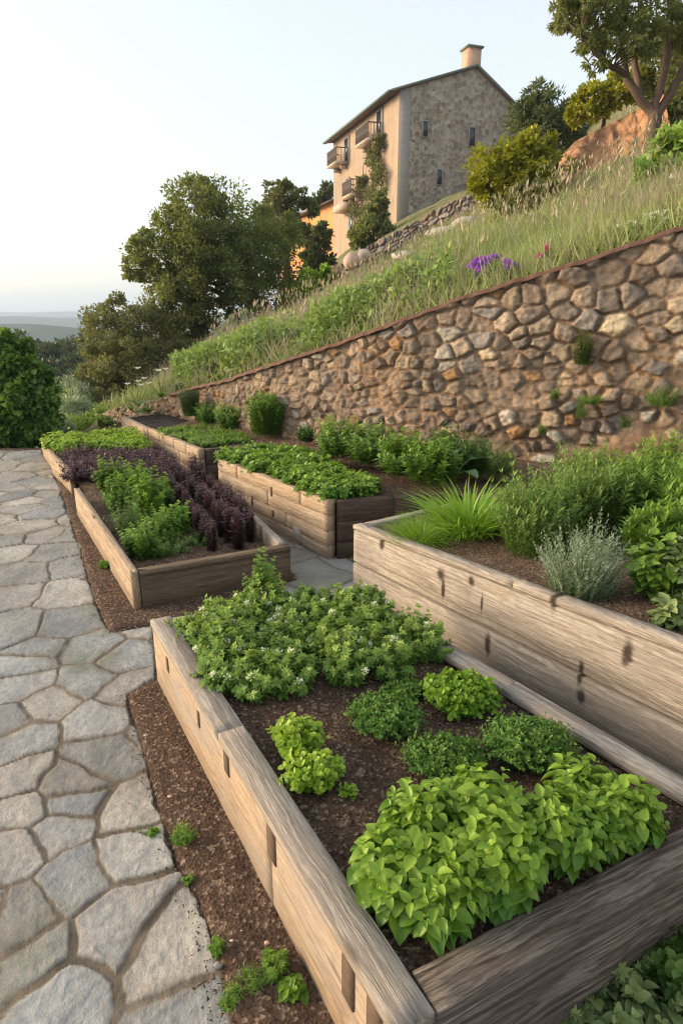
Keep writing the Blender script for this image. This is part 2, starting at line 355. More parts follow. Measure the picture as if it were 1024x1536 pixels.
ctl = []
def cp(x, y, Y): u, v = uv(x, y); ctl.append((u, math.log(Y), v))
for i in range(0, 400, 16): ctl.append((wu[i] , math.log(wd_[i, 1] + .12 if True else 0), (wtop[i] - EYE) / (wd_[i, 1] + .12)))
for x, y, Y in [(300, 545, 14), (310, 520, 20), (310, 535, 40), (250, 580, 14), (240, 600, 22), (430, 505, 12), (430, 478, 20), (430, 470, 27), (430, 455, 34), (430, 455, 45), (512, 470, 12), (512, 440, 20), (512, 432, 27), (512, 408, 33), (512, 402, 38),
                (592, 440, 12), (592, 412, 20), (592, 402, 27), (592, 354, 33), (592, 337, 46), (592, 332, 70), (700, 405, 9), (700, 372, 14), (700, 350, 20), (700, 338, 27), (700, 292, 33), (760, 262, 46), (700, 285, 70), (740, 330, 20), (745, 318, 27), (750, 285, 34),
                (830, 370, 8), (830, 318, 12), (830, 290, 16), (830, 280, 20), (830, 255, 34), (830, 230, 60), (960, 325, 7.5), (975, 252, 11), (960, 262, 14.5), (950, 258, 16.5), (945, 190, 20), (960, 160, 30), (960, 130, 60),
                (1024, 298, 7.5), (1024, 238, 11), (1024, 228, 14), (1024, 170, 20), (1024, 130, 30), (1024, 100, 60), (520, 372, 60), (560, 358, 60), (440, 450, 60),
                (180, 640, 14), (180, 650, 22), (150, 640, 40)]: cp(x, y, Y)
for u, Y, z in [(-.55, 8.2, -.05), (-.9, 8.2, -.05), (-1.5, 8.2, -.05), (-.55, 10, -.35), (-.9, 10, -.4), (-1.5, 10, -.4), (-.45, 8.2, -.03), (-.42, 10, -.15), (-.5, 14, -1.4), (-.9, 14, -1.6), (-1.5, 14, -2),
                (-.5, 22, -3), (-1, 22, -3.5), (-1.5, 22, -4), (-.3, 60, -5), (-.5, 60, -7), (-1, 60, -9), (-1.5, 60, -10), (-.2, 100, -8), (0, 100, 2), (.5, 100, 28), (-.5, 100, -11), (-1, 100, -13), (-1.5, 100, -14),
                (1., 5, 3.2), (1., 10, 5.6), (1.3, 5, 3.6), (1.3, 12, 7.5), (1., 30, 16), (1.3, 30, 18), (1., 100, 48), (1.3, 60, 34), (.8, 6, 3.3), (.8, 14, 7.3)]:
    ctl.append((u, math.log(Y), (z - EYE) / Y))
ctl = np.array(ctl); cx = ctl[:, :2] * np.array([3.2, 1.]); 
def _k(r): return r
D = np.linalg.norm(cx[:, None] - cx[None], axis=-1)
A = np.block([[_k(D) + 0 * np.eye(len(cx)), np.hstack([cx, np.ones((len(cx), 1))])], [np.hstack([cx, np.ones((len(cx), 1))]).T, np.zeros((3, 3))]])
A[:len(cx), :len(cx)] -= .02 * np.eye(len(cx))
sol = np.linalg.solve(A, np.concatenate([ctl[:, 2], np.zeros(3)]))
def tv(u, Y):
    q = np.stack([np.ravel(u) * 3.2, np.log(np.ravel(Y))], 1); out = []
    for i in range(0, len(q), 20000):
        c = q[i:i + 20000]; d = np.linalg.norm(c[:, None] - cx[None], axis=-1)
        out.append(_k(d) @ sol[:len(cx)] + c @ sol[len(cx):-1] + sol[-1])
    return np.concatenate(out).reshape(np.shape(u))
def tz_at(x, y):
    x = np.asarray(x, float); y = np.asarray(y, float); return EYE + tv(x / y, y) * y
def wallY(u): return np.interp(u, wu[::-1], wd_[::-1, 1])
UEND = wu[-1]
def y0(u): return np.where(u > UEND, wallY(u) + .1, np.interp(u, [-1.6, UEND - .02, UEND], [8.2, 8.2, 8.2]))
us = np.concatenate([np.linspace(-1.5, -.6, 30, False), np.linspace(-.6, .62, 240, False), np.linspace(.62, 1.5, 34)])
us = np.sort(np.concatenate([us, [UEND - 1e-4, UEND + 1e-4]]))
kk = np.linspace(0, 1, 130)
Y0 = y0(us)[None]; YY = Y0 * (110 / Y0) ** (kk[:, None] ** 1.0); UU = np.broadcast_to(us[None], YY.shape)
ZZ = EYE + tv(UU, YY) * YY + fbm(UU * YY * .8, YY * .8, 5) * np.minimum(.012 * YY, .25)
edge = np.clip(kk[:, None] * 12, 0, 1); wt = np.interp(us, wu[::-1], wtop[::-1])[None]
ZZ = np.where(UU > UEND, ZZ * edge + (1 - edge) * (wt - .03), ZZ)
g = G(); g.grid(np.stack([UU * YY, YY, ZZ], -1))
n = NT('hillside_ground'); tc = n.n('TexCoord').outputs['Object']; a = n.noise(tc, 1.2, 6, .65); b = n.noise(tc, 18., 4, .7)
c = n.mix(n.ramp(a, [(.4, 0.), (.6, 1.)]), (.10, .14, .04), (.23, .19, .10)); c = n.mix(n.math('MULTIPLY', b, .5), c, (.05, .06, .02))
c = n.mix(n.ramp(n.noise(tc, 3.1, 5, .7), [(.5, 0.), (.62, .8)]), c, (.24, .185, .12)); MT['hill'] = n.done(c, .95, n.bump(b, .8, .05), .1)
tag(g.build('hillside', MT['hill'], smooth=True), kind='structure')

# far valley floor and ridges
g = G(); rr = np.array([100, 160, 260, 420, 700, 1200, 2200, 4000.]); uu = np.linspace(-1.5, 1.5, 40)
P = np.zeros((len(rr), len(uu), 3))
for i, r_ in enumerate(rr):
    zb = np.interp(uu, [-1.5, -.5, -.2, 0, .5, 1.5], [-14, -11, -8, -6, 0, 0]) - (0, 8, 20, 34, 50, 60, 64, 64)[i]
    P[i] = np.stack([uu * r_, np.full(40, r_), zb], 1)
g.grid(P); 
n = NT('valley_forest'); tc = n.n('TexCoord').outputs['Object']; a = n.noise(tc, .012, 6, .7); b = n.noise(tc, .09, 5, .7)
c = n.mix(a, (.035, .06, .03), (.09, .11, .05)); c = n.mix(n.ramp(b, [(.4, 0.), (.6, .7)]), c, (.02, .035, .015))
MT['valley'] = n.done(c, 1., n.bump(b, 1., 6.), .0)
tag(g.build('valley_floor', MT['valley'], smooth=True), kind='structure')
def ridge(nm, Y, ys, amp, seed, depth):
    uu = np.linspace(-2.2, 1.2, 260); v = np.interp(uu, [-2.2] + [uv(x, 0)[0] * 0 + (x - 512) / FPX * 1.0 for x in (-300, 0, 60, 130, 260, 500)] + [1.2], ys)
    top = EYE + np.array([uv(10, q)[1] for q in v]) * Y + fbm(uu * 9, uu * 0 + seed, seed, 5) * amp
    g = G(); rows = []
    for k in np.linspace(0, 1, 14):
        rows.append(np.stack([uu * (Y - depth * (1 - k)), np.full(260, Y - depth * (1 - k)), -70 + (top + 70) * (k ** .7) + fbm(uu * 16, uu * 0 + k * 5, seed + 3) * amp * 2.2 * math.sin(k * 3.1)], 1))
    rows.append(np.stack([uu * (Y + depth), np.full(260, Y + depth), np.full(260, -70.)], 1))
    g.grid(np.array(rows)); tag(g.build(nm, MT['valley'], smooth=True), kind='structure')
ridge('near_ridge', 900, [486, 482, 484, 486, 492, 496, 500, 500], 4, 11, 320)
ridge('far_ridge', 2000, [474, 473, 473, 474, 477, 480, 482, 484], 9, 23, 700)
ridge('farthest_hills', 3600, [463, 464, 465, 467, 467, 470, 472, 472], 18, 31, 900)
# air
hz = NT('haze'); pv = hz.n('VolumePrincipled'); pv.inputs['Color'].default_value = (.66, .82, 1., 1); pv.inputs['Density'].default_value = .00042
pv.inputs['Anisotropy'].default_value = .2
hz.t.links.new(pv.outputs[0], hz.out.inputs['Volume'])
g = G(); g.box((0, 1900, 10), (16000, 6400, 180)); tag(g.build('haze', hz.m), kind='stuff')

# ------------------------------------------------------------------ garden ground, path of flagstones
PATHP = [gp(*q) for q in [(62, 676), (78, 700), (100, 764), (127, 848), (146, 912), (166, 950), (228, 938), (234, 1020), (190, 1042), (207, 1100), (226, 1165), (245, 1230), (268, 1300), (300, 1342), (322, 1420), (350, 1540)]]
PATHP = PATHP + [(PATHP[-1][0] + .1, .5), (-6, .5), (-12, 8.08)]
PASS = [(-.86, 2.68), (-.30, 3.25), (-.62, 3.62), (-.30, 3.92), (-.52, 4.45), (-1.1, 5.5), (-1.72, 6.4), (-1.5, 6.55), (-1.1, 5.55), (.06, 4.3), (.3, 3.8), (1.2, 2.2), (.3, 2.6)]
def warp(x, y, s, f, a): return x + fbm(x * f, y * f, s, 3) * a, y + fbm(x * f + 9, y * f + 4, s + 50, 3) * a
near = [(100, 1490), (262, 1430), (280, 1525), (175, 1392), (60, 1432), (30, 1372), (112, 1308), (200, 1262), (200, 1215), (83, 1246), (10, 1283), (30, 1222), (100, 1206), (100, 1177), (36, 1170), (38, 1112),
        (160, 1128), (160, 1080), (130, 1020), (198, 985), (70, 1056), (15, 1078), (30, 1034), (32, 999), (62, 972), (137, 970), (100, 936), (22, 944), (112, 888), (-70, 1480), (-60, 1380), (-80, 1240), (-60, 1130), (-60, 1040), (210, 1030)]
seeds = [gp(*q) for q in near]
r2 = random.Random(4)
tries = 0
while tries < 9000:
    tries += 1; x = r2.uniform(-9.5, 1.3); y = r2.uniform(.4, 8.4)
    if y < 3.35 and x > -1.9 and inpoly(np.array([x]), np.array([y]), PATHP)[0]: continue
    dm = .17 + .30 * hash2(np.array([int(x * 3)]), np.array([int(y * 3)]), 3)[0]
    if all((x - a) ** 2 + (y - b) ** 2 > dm * dm for a, b in seeds): seeds.append((x, y))
seeds = np.array(seeds); NS = len(seeds); sr = rng.random((NS, 6))
def voro(x, y, S, ax=1., chunk=6000):
    sh = x.shape; q = np.stack([x.ravel(), y.ravel() * ax], 1); Sq = S * np.array([1, ax]); n = len(q)
    i1 = np.zeros(n, int); e = np.zeros(n)
    for k in range(0, n, chunk):
        c = q[k:k + chunk]; d = ((c[:, None] - Sq[None]) ** 2).sum(-1); j = np.argpartition(d, 5, axis=1)[:, :6]
        dj = np.take_along_axis(d, j, 1); o = np.argsort(dj, 1); j = np.take_along_axis(j, o, 1); dj = np.take_along_axis(dj, o, 1)
        s1 = Sq[j[:, 0]]; ed = np.full(len(c), 9.)
        for m in range(1, 6):
            s2 = Sq[j[:, m]]; ed = np.minimum(ed, (dj[:, m] - dj[:, 0]) / (2 * np.linalg.norm(s2 - s1, axis=1) + 1e-9))
        i1[k:k + chunk] = j[:, 0]; e[k:k + chunk] = ed
    return i1.reshape(sh), e.reshape(sh)
ys = .62 * (8.1 / .62) ** np.linspace(0, 1, 560); ys = np.append(ys, 8.12)
uu = np.concatenate([np.linspace(-1.9, -.68, 90, False), np.linspace(-.68, .22, 470), np.linspace(.225, .5, 60)])
XX = uu[None] * ys[:, None]; YY = np.broadcast_to(ys[:, None], XX.shape)
wx, wy = warp(XX, YY, 3, 2.6, .06); wx, wy = warp(wx, wy, 8, 16, .012)
ci, ce = voro(wx, wy, seeds)
inp = inpoly(XX + fbm(XX * 7, YY * 7, 77) * .04, YY + fbm(XX * 7, YY * 7, 78) * .04, PATHP); ins = inpoly(XX, YY, PASS)
m = inp | ins
dP = np.where(inp, polydist(XX, YY, PATHP, False), polydist(XX, YY, PASS)); dPx = np.minimum(polydist(XX, YY, PATHP, False), polydist(XX, YY, PASS))
ce2 = np.where(inp | ins, np.minimum(ce, dP * 1.2 + .004), -.1)
jw = (.003 + .008 * sr[ci, 1] + .008 * np.clip(fbm(XX * 3, YY * 3, 111, 3) * 2, 0, 1)) * (.75 + .35 * np.clip(3.5 - YY, 0, 1.5) / 1.5)
ed = ce2 - jw + fbm(XX * 30, YY * 30, 5, 2) * .004
prof = np.clip(ed / .007, 0, 1) ** .5
face = fbm(XX * 9, YY * 9, 21, 5) * .007 + fbm(XX * 42, YY * 42, 31, 3) * .0018 + (np.floor(fbm(XX * 3.5 + sr[ci, 2] * 40, YY * 3.5, 41, 4) * 5) / 5) * .006
ht = .0 + prof * (.0055 + (sr[ci, 0] - .5) * .005 + face) + (1 - prof) * fbm(XX * 25, YY * 25, 61, 3) * .004
ht += prof * ((sr[ci, 3] - .5) * (XX - seeds[ci, 0]) + (sr[ci, 4] - .5) * (YY - seeds[ci, 1])) * .014
base = np.array([.37, .365, .34]); warm = np.array([.42, .385, .325]); cool = np.array([.30, .32, .315]); sand = np.array([.20, .16, .11])
t1 = sr[ci, 5][..., None]; colr = np.where(t1 < .5, base + (warm - base) * t1 * 2, base + (cool - base) * (t1 * 2 - 1)) * (.82 + .34 * sr[ci, 1][..., None])
colr *= ((.78 + .42 * sr[ci, 2]) * (1 + .30 * fbm(XX * 5, YY * 5, 91, 5)))[..., None]; dirt = np.clip(1 - (ed - .004) / (.03 + .05 * np.clip(fbm(XX * 4, YY * 4, 97, 4) + .3, 0, 1)), 0, 1) * np.clip(.45 + fbm(XX * 9, YY * 9, 99, 4), 0, 1) * .6; colr = colr * (1 - dirt[..., None]) + sand * .9 * dirt[..., None]; moss = np.clip(fbm(XX * 2.3, YY * 2.3, 101, 5) * 2.2 - .55, 0, .5)[..., None]; colr = colr * (1 - moss) + np.array([.17, .17, .10]) * moss
colr = colr * prof[..., None] + sand * (.8 + .5 * fbm(XX * 12, YY * 12, 93, 4))[..., None] * (1 - prof[..., None])
keep = m | (dPx < .03); keep = keep[:-1, :-1]; ht = np.where(m, ht, -.012)
# the passage between the beds keeps only broad worn slabs
ht = np.where(ins & ~inp, ht - .006, ht)
g = G(); g.grid(np.stack([XX, YY, ht], -1), keep, col=np.clip(colr, .02, .8)); tag(g.build('path', MT['flag'], smooth=True), kind='structure')
# mulch and earth everywhere round the beds
ys = .5 * (12.5 / .5) ** np.linspace(0, 1, 330); uu = np.linspace(-1.6, 1.6, 620); XX = uu[None] * ys[:, None]; YY = np.broadcast_to(ys[:, None], XX.shape)
mp = inpoly(XX, YY, PATHP) | inpoly(XX, YY, PASS)
dP = np.minimum(polydist(XX, YY, PATHP, False), polydist(XX, YY, PASS))
zz = np.where(mp, .003 - np.clip(dP * 1.6, 0, .06), np.clip(dP * .5, 0, .010) + .002) + fbm(XX * 14, YY * 14, 6, 4) * .006 + fbm(XX * 60, YY * 60, 9, 2) * .003
zz = np.where(YY > 8.1, zz - .02 - (YY - 8.1) * .01, zz)
Yw = wallY(uu)[None]; kp = (YY < Yw + .25) & ~((YY > 8.22) & (XX / YY < UEND)); kp = kp[:-1, :-1]
g = G(); g.grid(np.stack([XX, YY, zz], -1), kp)
tet = (np.array([[-1, -.6, 0], [1, -.5, .1], [.1, .9, 0], [0, 0, .7]], float) * .5, np.array([[0, 1, 3], [1, 2, 3], [2, 0, 3], [0, 2, 1]]))
def frames(d, nrm):
    y = norm(d); x = norm(np.cross(y, nrm)); z = np.cross(x, y); return np.stack([x, y, z], -1)
def rdir(n, r=rng):
    return norm(r.normal(size=(n, 3)))
def chips(g, P, s0, s1, light=.12):
    n = len(P); d = rdir(n); d[:, 2] *= .35; Rm = frames(d, rdir(n) * .5 + np.array([0, 0, 1.]))
    sc = (s0 + (s1 - s0) * rng.random(n) ** 2.5)[:, None] * np.stack([rng.uniform(.35, .8, n), rng.uniform(.8, 1.8, n), rng.uniform(.3, .7, n)], 1)
    sc[:, 1] *= np.where(rng.random(n) < .025, 4., 1.); g.inst(tet, P, Rm, sc, np.where(rng.random(n) < light, rng.random(n), rng.random(n) * .12), 0)
N = 42000; y = 1.0 * (6.2 / 1.0) ** rng.random(N); x = rng.uniform(-.75, .5, N) * y
k = ~((inpoly(x, y, PATHP) | inpoly(x, y, PASS)) & (np.minimum(polydist(x, y, PATHP, False), polydist(x, y, PASS)) > np.abs(rng.normal(0, .04, N)))); x, y = x[k], y[k]
chips(g, np.stack([x, y, .006 + fbm(x * 14, y * 14, 6, 4) * .006], 1), .005, .016)
tag(g.build('ground', MT['mulch'], smooth=False), kind='structure')

# ------------------------------------------------------------------ stone retaining wall (relief of real stones)
NSs = 1000; s = np.linspace(.3, WL, NSs); zt = np.interp(s, WS, wtop)
wx_ = np.interp(s, WS, wd_[:, 0]); wy_ = np.interp(s, WS, wd_[:, 1]); nx = np.interp(s, WS, wnrm[:, 0]); ny = np.interp(s, WS, wnrm[:, 1])
NZ = 230; kz = np.linspace(0, 1, NZ)[:, None]; Z0 = np.where(wx_ < -3.2, -.6, -.02); zz = Z0 + (zt - Z0) * kz; SS = np.broadcast_to(s[None], zz.shape)
s1024 = np.interp(-2.56, -wd_[:, 0], WS)      # arc length where the wall leaves the frame
S = []; R_ = []
r3 = random.Random(11); tries = 0; SX = []; 
while tries < 26000:
    tries += 1; a = r3.uniform(0, WL); zt_ = float(np.interp(a, WS, wtop)); b = r3.uniform(-.3, zt_ + .1); far = min(1, max(0, (a - s1024) / 4.5)); low = min(1, max(0, (zt_ - b) / 1.3))
    rad = (.20 - .085 * far - .05 * low) * r3.choice((.42, .55, .7, .9, 1.05, 1.3, 1.5)); rad = max(rad, .055)
    ok = True
    for (p, q, rr_) in S:
        if abs(p - a) < .4 and ((p - a) / 1.25) ** 2 + (q - b) ** 2 < ((rad + rr_) / 2) ** 2: ok = False; break
    if ok: S.append((a, b, rad))
S = np.array(S); q = rng.random((len(S), 6))
# stones lie in rough courses that follow the falling top
wxx, wyy = warp(SS, zz, 13, 4.2, .03); wxx, wyy = warp(wxx, wyy, 19, 16, .014)
ci, ce = voro(wxx, wyy, S[:, :2], 1.25)
rad = S[ci, 2]; farf = np.clip((SS - s1024) / 5, 0, 1); lowf = np.clip((zt[None] - zz) / 1.2, 0, 1)
mort = .003 + .007 * q[ci, 0] + .008 * lowf + .006 * farf
e2 = ce - mort + fbm(SS * 22, zz * 22, 15, 3) * .006
pf = np.clip(e2 / (.17 * rad + .004), 0, 1); prof = 1 - (1 - pf) ** 2.0
flush = (q[ci, 1] < (.10 + .35 * lowf + .25 * farf))
relief = prof * (.028 + .050 * q[ci, 2]) * (1 - .55 * farf); relief = np.where(flush, relief * .35, relief)
tilt = prof * ((q[ci, 3] - .5) * (SS - S[ci, 0]) + (q[ci, 4] - .5) * (zz - S[ci, 1])) * .25
rough = fbm(SS * 7, zz * 7, 25, 4) * .024 + fbm(SS * 26, zz * 26, 27, 4) * .017
disp = relief + tilt + rough
# earth slumped over the foot at the garden's near end
sm = np.interp(-1.5, -wd_[:, 0], WS); topb = np.interp(s, [0, s1024, sm, sm + .6], [1.1, .86, .5, .2])[None] + fbm(SS * 2.2, zz * .5, 35, 4) * .22
bank = np.clip((topb - zz) / .12, 0, 1) * np.clip((sm + .8 - SS) / .7, 0, 1)
disp = disp * (1 - .72 * bank) + bank * (.06 + .28 * np.clip(topb - zz, 0, .9) ** 1.1 + fbm(SS * 5, zz * 6, 37, 5) * .07)
pal = np.array([(.32, .245, .18), (.44, .34, .24), (.27, .225, .18), (.52, .40, .27), (.46, .26, .11), (.34, .31, .27), (.66, .60, .48), (.29, .21, .15), (.62, .50, .32)])
pr = [.22, .23, .13, .19, .04, .09, .02, .06, .02]
pi = rng.choice(len(pal), len(S), p=pr)
# the pale stones the photograph shows, by place
def wall_sz(x, y):
    r = ray(x, y); u = r[0] / r[1]; Yw = np.interp(u, wu[::-1], wd_[::-1, 1]); return np.interp(-u, -wu, WS), EYE + r[2] / r[1] * Yw
for (x, y, c) in [(942, 490, 8), (985, 487, 3), (1018, 478, 8), (978, 538, 5), (1015, 536, 6), (827, 650, 6), (838, 685, 6), (800, 600, 3), (665, 540, 6), (673, 517, 6), (733, 541, 8), (770, 515, 5), (880, 420, 0), (780, 458, 3), (830, 455, 1), (485, 533, 6), (442, 572, 3),
                  (885, 455, 1), (920, 410, 2), (740, 470, 5), (683, 620, 4), (800, 560, 4), (775, 660, 4), (600, 560, 1), (970, 450, 3), (945, 410, 0), (1000, 385, 2), (850, 490, 0)]:
    a, b = wall_sz(x, y); pi[np.argmin((S[:, 0] - a) ** 2 + (S[:, 1] - b) ** 2)] = c
wc = pal[pi][ci] * (.72 + .5 * q[ci, 5])[..., None]
pale_off = (pi[ci] == 6) | (pi[ci] == 8)
mc = np.array([.27, .195, .135]) * (1 + .5 * fbm(SS * 6, zz * 6, 45, 4))[..., None] + np.array([.10, .03, -.01]) * np.clip(fbm(SS * 1.3, zz * 1.6, 47, 3) * 2, 0, 1)[..., None]
mixk = np.clip(pf * 3, 0, 1) * np.where(flush & ~pale_off, .7, 1) * (1 - .25 * farf); wc = wc * mixk[..., None] + mc * (1 - mixk[..., None])
bk = bank * np.where(pale_off & (pf > .1), .15, .9); ec = np.array([.27, .165, .10]) * (1 + .45 * fbm(SS * 5, zz * 5, 49, 5))[..., None] + np.array([.22, .08, .0]) * np.clip(fbm(SS * 2.1, zz * 2.6, 55, 3) * 2.4 - .25, 0, 1)[..., None]
wc = wc * (1 - bk[..., None]) + ec * bk[..., None]; wc = np.clip(wc * (1 + .3 * fbm(SS * 18, zz * 18, 57, 3))[..., None], .015, .8)
batter = (1 - kz) * .05
P = np.stack([wx_ + nx * (disp + batter), wy_ + ny * (disp + batter), np.broadcast_to(zz, SS.shape)], -1)
wall = thing('stone_wall', 'long rubble stone retaining wall stepping down the slope behind the beds', 'stone wall')
g = G(); g.grid(P, col=wc)
back = np.stack([wx_ - nx * .35, wy_ - ny * .35, zt - .004], -1)
g.grid(np.stack([P[-1], back]), col=np.broadcast_to(np.array([.25, .19, .14]), (2, NSs, 3)).copy())
lo = back.copy(); lo[:, 2] = Z0; g.grid(np.stack([back, lo]), col=np.broadcast_to(np.array([.25, .19, .14]), (2, NSs, 3)).copy())
g.build('stone_face', MT['rubble'], wall, smooth=True)
g = G(); k = (wx_ > -2.4); qx, qy, qz = wx_[k], wy_[k], zt[k]; ex, ey = nx[k], ny[k]; wob = fbm(qx * 9, qy * 9, 3) * .016
ring = [(.06, 0), (.06, .035), (-.05, .037), (-.05, 0), (.06, 0)]
g.grid(np.array([np.stack([qx + ex * (a + wob), qy + ey * (a + wob), qz + b + wob - .004], -1) for a, b in ring]))
g.build('coping', MT['rust'], wall)

# ------------------------------------------------------------------ raised beds
def plank(g, x0, x1, y0_, y1, z0, z1, t, seed, warpk=.004):
    """board along x with softened, slightly wandering edges"""
    n = max(3, int((x1 - x0) / .05)); xs = np.linspace(x0, x1, n); b = min(.0025, (y1 - y0_) * .2)
    prof = [(y0_ + b, z0), (y1 - b, z0), (y1, z0 + b), (y1, (z0 + z1) / 2), (y1, z1 - b), (y1 - b, z1), ((y0_ + y1) / 2, z1), (y0_ + b, z1), (y0_, z1 - b), (y0_, (z0 + z1) / 2), (y0_, z0 + b)]
    k = len(prof); V = np.zeros((n, k, 3))
    for j, (yy, z_) in enumerate(prof):
        V[:, j, 0] = xs; V[:, j, 1] = yy + fbm(xs * 6, xs * 0 + (yy > (y0_ + y1) / 2) * 7 + seed, seed, 4) * warpk * (abs(yy - (y0_ + y1) / 2) > .001); V[:, j, 2] = z_ + fbm(xs * 6, xs * 0 + 5 + (z_ > (z0 + z1) / 2) * 3 + seed, seed + 9, 4) * warpk * (.9 if z_ > z0 + .01 else .2)
    i = np.arange(n - 1)[:, None] * k; j = np.arange(k)[None]; jn = (j + 1) % k
    f = np.stack([i + j, i + k + j, i + k + jn, i + jn], -1).reshape(-1, 4); o = g.n
    g.add(V.reshape(-1, 3), f, t)
    for e, fl in ((0, 1), ((n - 1) * k, 0)):
        c = o + e; q = [[c, c + 1, c + 2, c + 10], [c + 10, c + 2, c + 3, c + 9], [c + 9, c + 3, c + 4, c + 8], [c + 8, c + 4, c + 5, c + 7]]
        for ff in q: g.F.append(np.array([ff if fl else ff[::-1]])); g.M.append(np.array([0]))
        g.F.append(np.array([[c + 5, c + 6, c + 7]] if fl else [[c + 7, c + 6, c + 5]])); g.M.append(np.array([0]))
rb = random.Random(5)
def side(name, a, b, zs, th, mat, parent, inward, cuts=None, inset=0., tvar=1., wk=.0015, label=None, rise=0., gap=.0014):
    """stack of boards from plan point a to b; zs = course heights; cuts = butt joint positions per course"""
    a = np.array(a, float); b = np.array(b, float); L = float(np.linalg.norm(b - a)); ang = math.atan2(b[1] - a[1], b[0] - a[0])
    g = G()
    for i in range(len(zs) - 1):
        xs = [0] + [c_ * L for c_ in (cuts[i] if cuts else [])] + [L]
        for j in range(len(xs) - 1):
            y_ = rb.uniform(0, .0018) + inset; t = rb.random() * tvar
            if inward > 0: plank(g, xs[j] + .0005, xs[j + 1] - .0005, y_, th, zs[i] + gap, zs[i + 1] - gap, t, rb.randint(0, 99), wk)
            else: plank(g, xs[j] + .0008, xs[j + 1] - .0008, -th, -y_, zs[i] + gap, zs[i + 1] - gap, t, rb.randint(0, 99), wk)
    o = g.build(name, mat, None, loc=(a[0], a[1], 0), rz=ang); o.parent = parent
    if label: o['label'] = label
    if rise:
        me = o.data; n_ = len(me.vertices); c_ = np.empty(n_ * 3, np.float32); me.vertices.foreach_get('co', c_); c_ = c_.reshape(-1, 3); c_[:, 2] *= 1 + rise * c_[:, 0]; me.vertices.foreach_set('co', c_.ravel()); me.update()
    return o
def peg(parent, a, b, f, z0, z1, wdt, out, side_, mat=None, nm='peg'):
    """dark timber peg let into the outer face at fraction f"""
    a = np.array(a, float); b = np.array(b, float); d = (b - a) / np.linalg.norm(b - a); ang = math.atan2(d[1], d[0]); L = np.linalg.norm(b - a)
    g = G(); x = f * L; yo = -side_ * out
    plank(g, x - wdt / 2, x + wdt / 2, min(yo, side_ * .02), max(yo, side_ * .02), z0, z1, 0, 3, .001)
    o = g.build(nm, mat or MT['peg'], parent, loc=(a[0], a[1], 0), rz=ang); return o
def off(a, b, d):
    a = np.array(a, float); b = np.array(b, float); t = (b - a) / np.linalg.norm(b - a); n_ = np.array([-t[1], t[0]]) * d; return tuple(a + n_), tuple(b + n_)
def lerp(a, b, t): return tuple(np.array(a) * (1 - t) + np.array(b) * t)
def soil(name, P, zf, mat, label, step=.014, nchip=0, cs=(.005, .014), mound=None):
    P = np.array(P); x0_, y0b = P.min(0); x1, y1 = P.max(0); xs = np.arange(x0_, x1, step); yy = np.arange(y0b, y1, step); X, Y = np.meshgrid(xs, yy)
    Z = zf(X, Y) + fbm(X * 7, Y * 7, 3, 4) * .012 + fbm(X * 35, Y * 35, 13, 3) * .006
    kp = inpoly(X, Y, P)[:-1, :-1]; g = G(); g.grid(np.stack([X, Y, Z], -1), kp)
    if nchip:
        x = rng.uniform(x0_, x1, nchip * 3); y = rng.uniform(y0b, y1, nchip * 3); k = inpoly(x, y, P); x, y = x[k][:nchip], y[k][:nchip]
        z = zf(x, y) + fbm(x * 7, y * 7, 3, 4) * .012 + .003; chips(g, np.stack([x, y, z], 1), *cs, light=.15)
    return tag(g.build(name, mat), label, None, None, 'stuff')

# A: the near bed
ZA = .34; A0 = (-.885, 2.665); A1 = (.115, .885); A3 = (.09, 2.985); A2 = (1.185, 1.425)
dA = norm(np.array(A1) - np.array(A0)); Aext = tuple(np.array(A0) + dA * 2.45)     # left side runs on past the corner, as the photo's does
bedA = thing('raised_bed', 'near timber raised bed with basil, thyme and white flowering herbs', 'raised bed')
side('side_board', A0, A1, [-.03, ZA - .034], .075, MT['wA'], bedA, 1, [[.68]], tvar=.5, label='sunlit tan timber side along the path')
capw = .088
a0, a1 = off(A0, A1, -.006); side('cap_rail', a0, a1, [ZA - .034, ZA], capw + .006, MT['wA_cap'], bedA, 1, [[.47]], wk=.0015)
e0 = lerp(A0, A3, .0); 
t_ = norm(np.array(A3) - np.array(A0)); f0 = tuple(np.array(A0) + t_ * .092)
side('end_board', f0, A3, [-.03, .13, ZA - .003], .07, MT['wA_cap'], bedA, -1, wk=.0015)
s0 = tuple(np.array(A3) + norm(np.array(A2) - np.array(A3)) * .075)
side('side_board', A3, A2, [-.03, .15, ZA - .035], .06, MT['wA_cap'], bedA, -1)
side('cap_rail', s0, A2, [ZA - .035, ZA + .001], .085, MT['wA_cap'], bedA, -1, [[.52]], wk=.001)
n0 = tuple(np.array(A1) + norm(np.array(A2) - np.array(A1)) * .092)
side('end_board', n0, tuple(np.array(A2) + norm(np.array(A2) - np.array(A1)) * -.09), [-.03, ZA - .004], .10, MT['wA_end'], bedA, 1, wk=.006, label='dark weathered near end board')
for f, z0_, z1_, wd in [(.125, .20, .27, .03), (.345, .20, .268, .022), (.50, .215, .303, .045), (.685, .19, .303, .055), (.90, .17, .30, .05), (.955, .16, .303, .055)]:
    peg(bedA, A0, A1, f, z0_, z1_, wd, .003, 1)
iA = [off(A0, A1, .03)[0], off(A0, A1, .03)[1], off(A1, A2, .03)[1], A3]
PA = [(A0[0] + .03, A0[1] + .0), (A1[0] + .02, A1[1] + .04), (A2[0] - .03, A2[1] + .03), (A3[0], A3[1] - .02)]
zA = lambda x, y: .295 + 0 * x
soil('bed_soil', PA, zA, MT['mulch'], 'brown bark mulch filling the near timber bed', .009, 26000, (.004, .013))

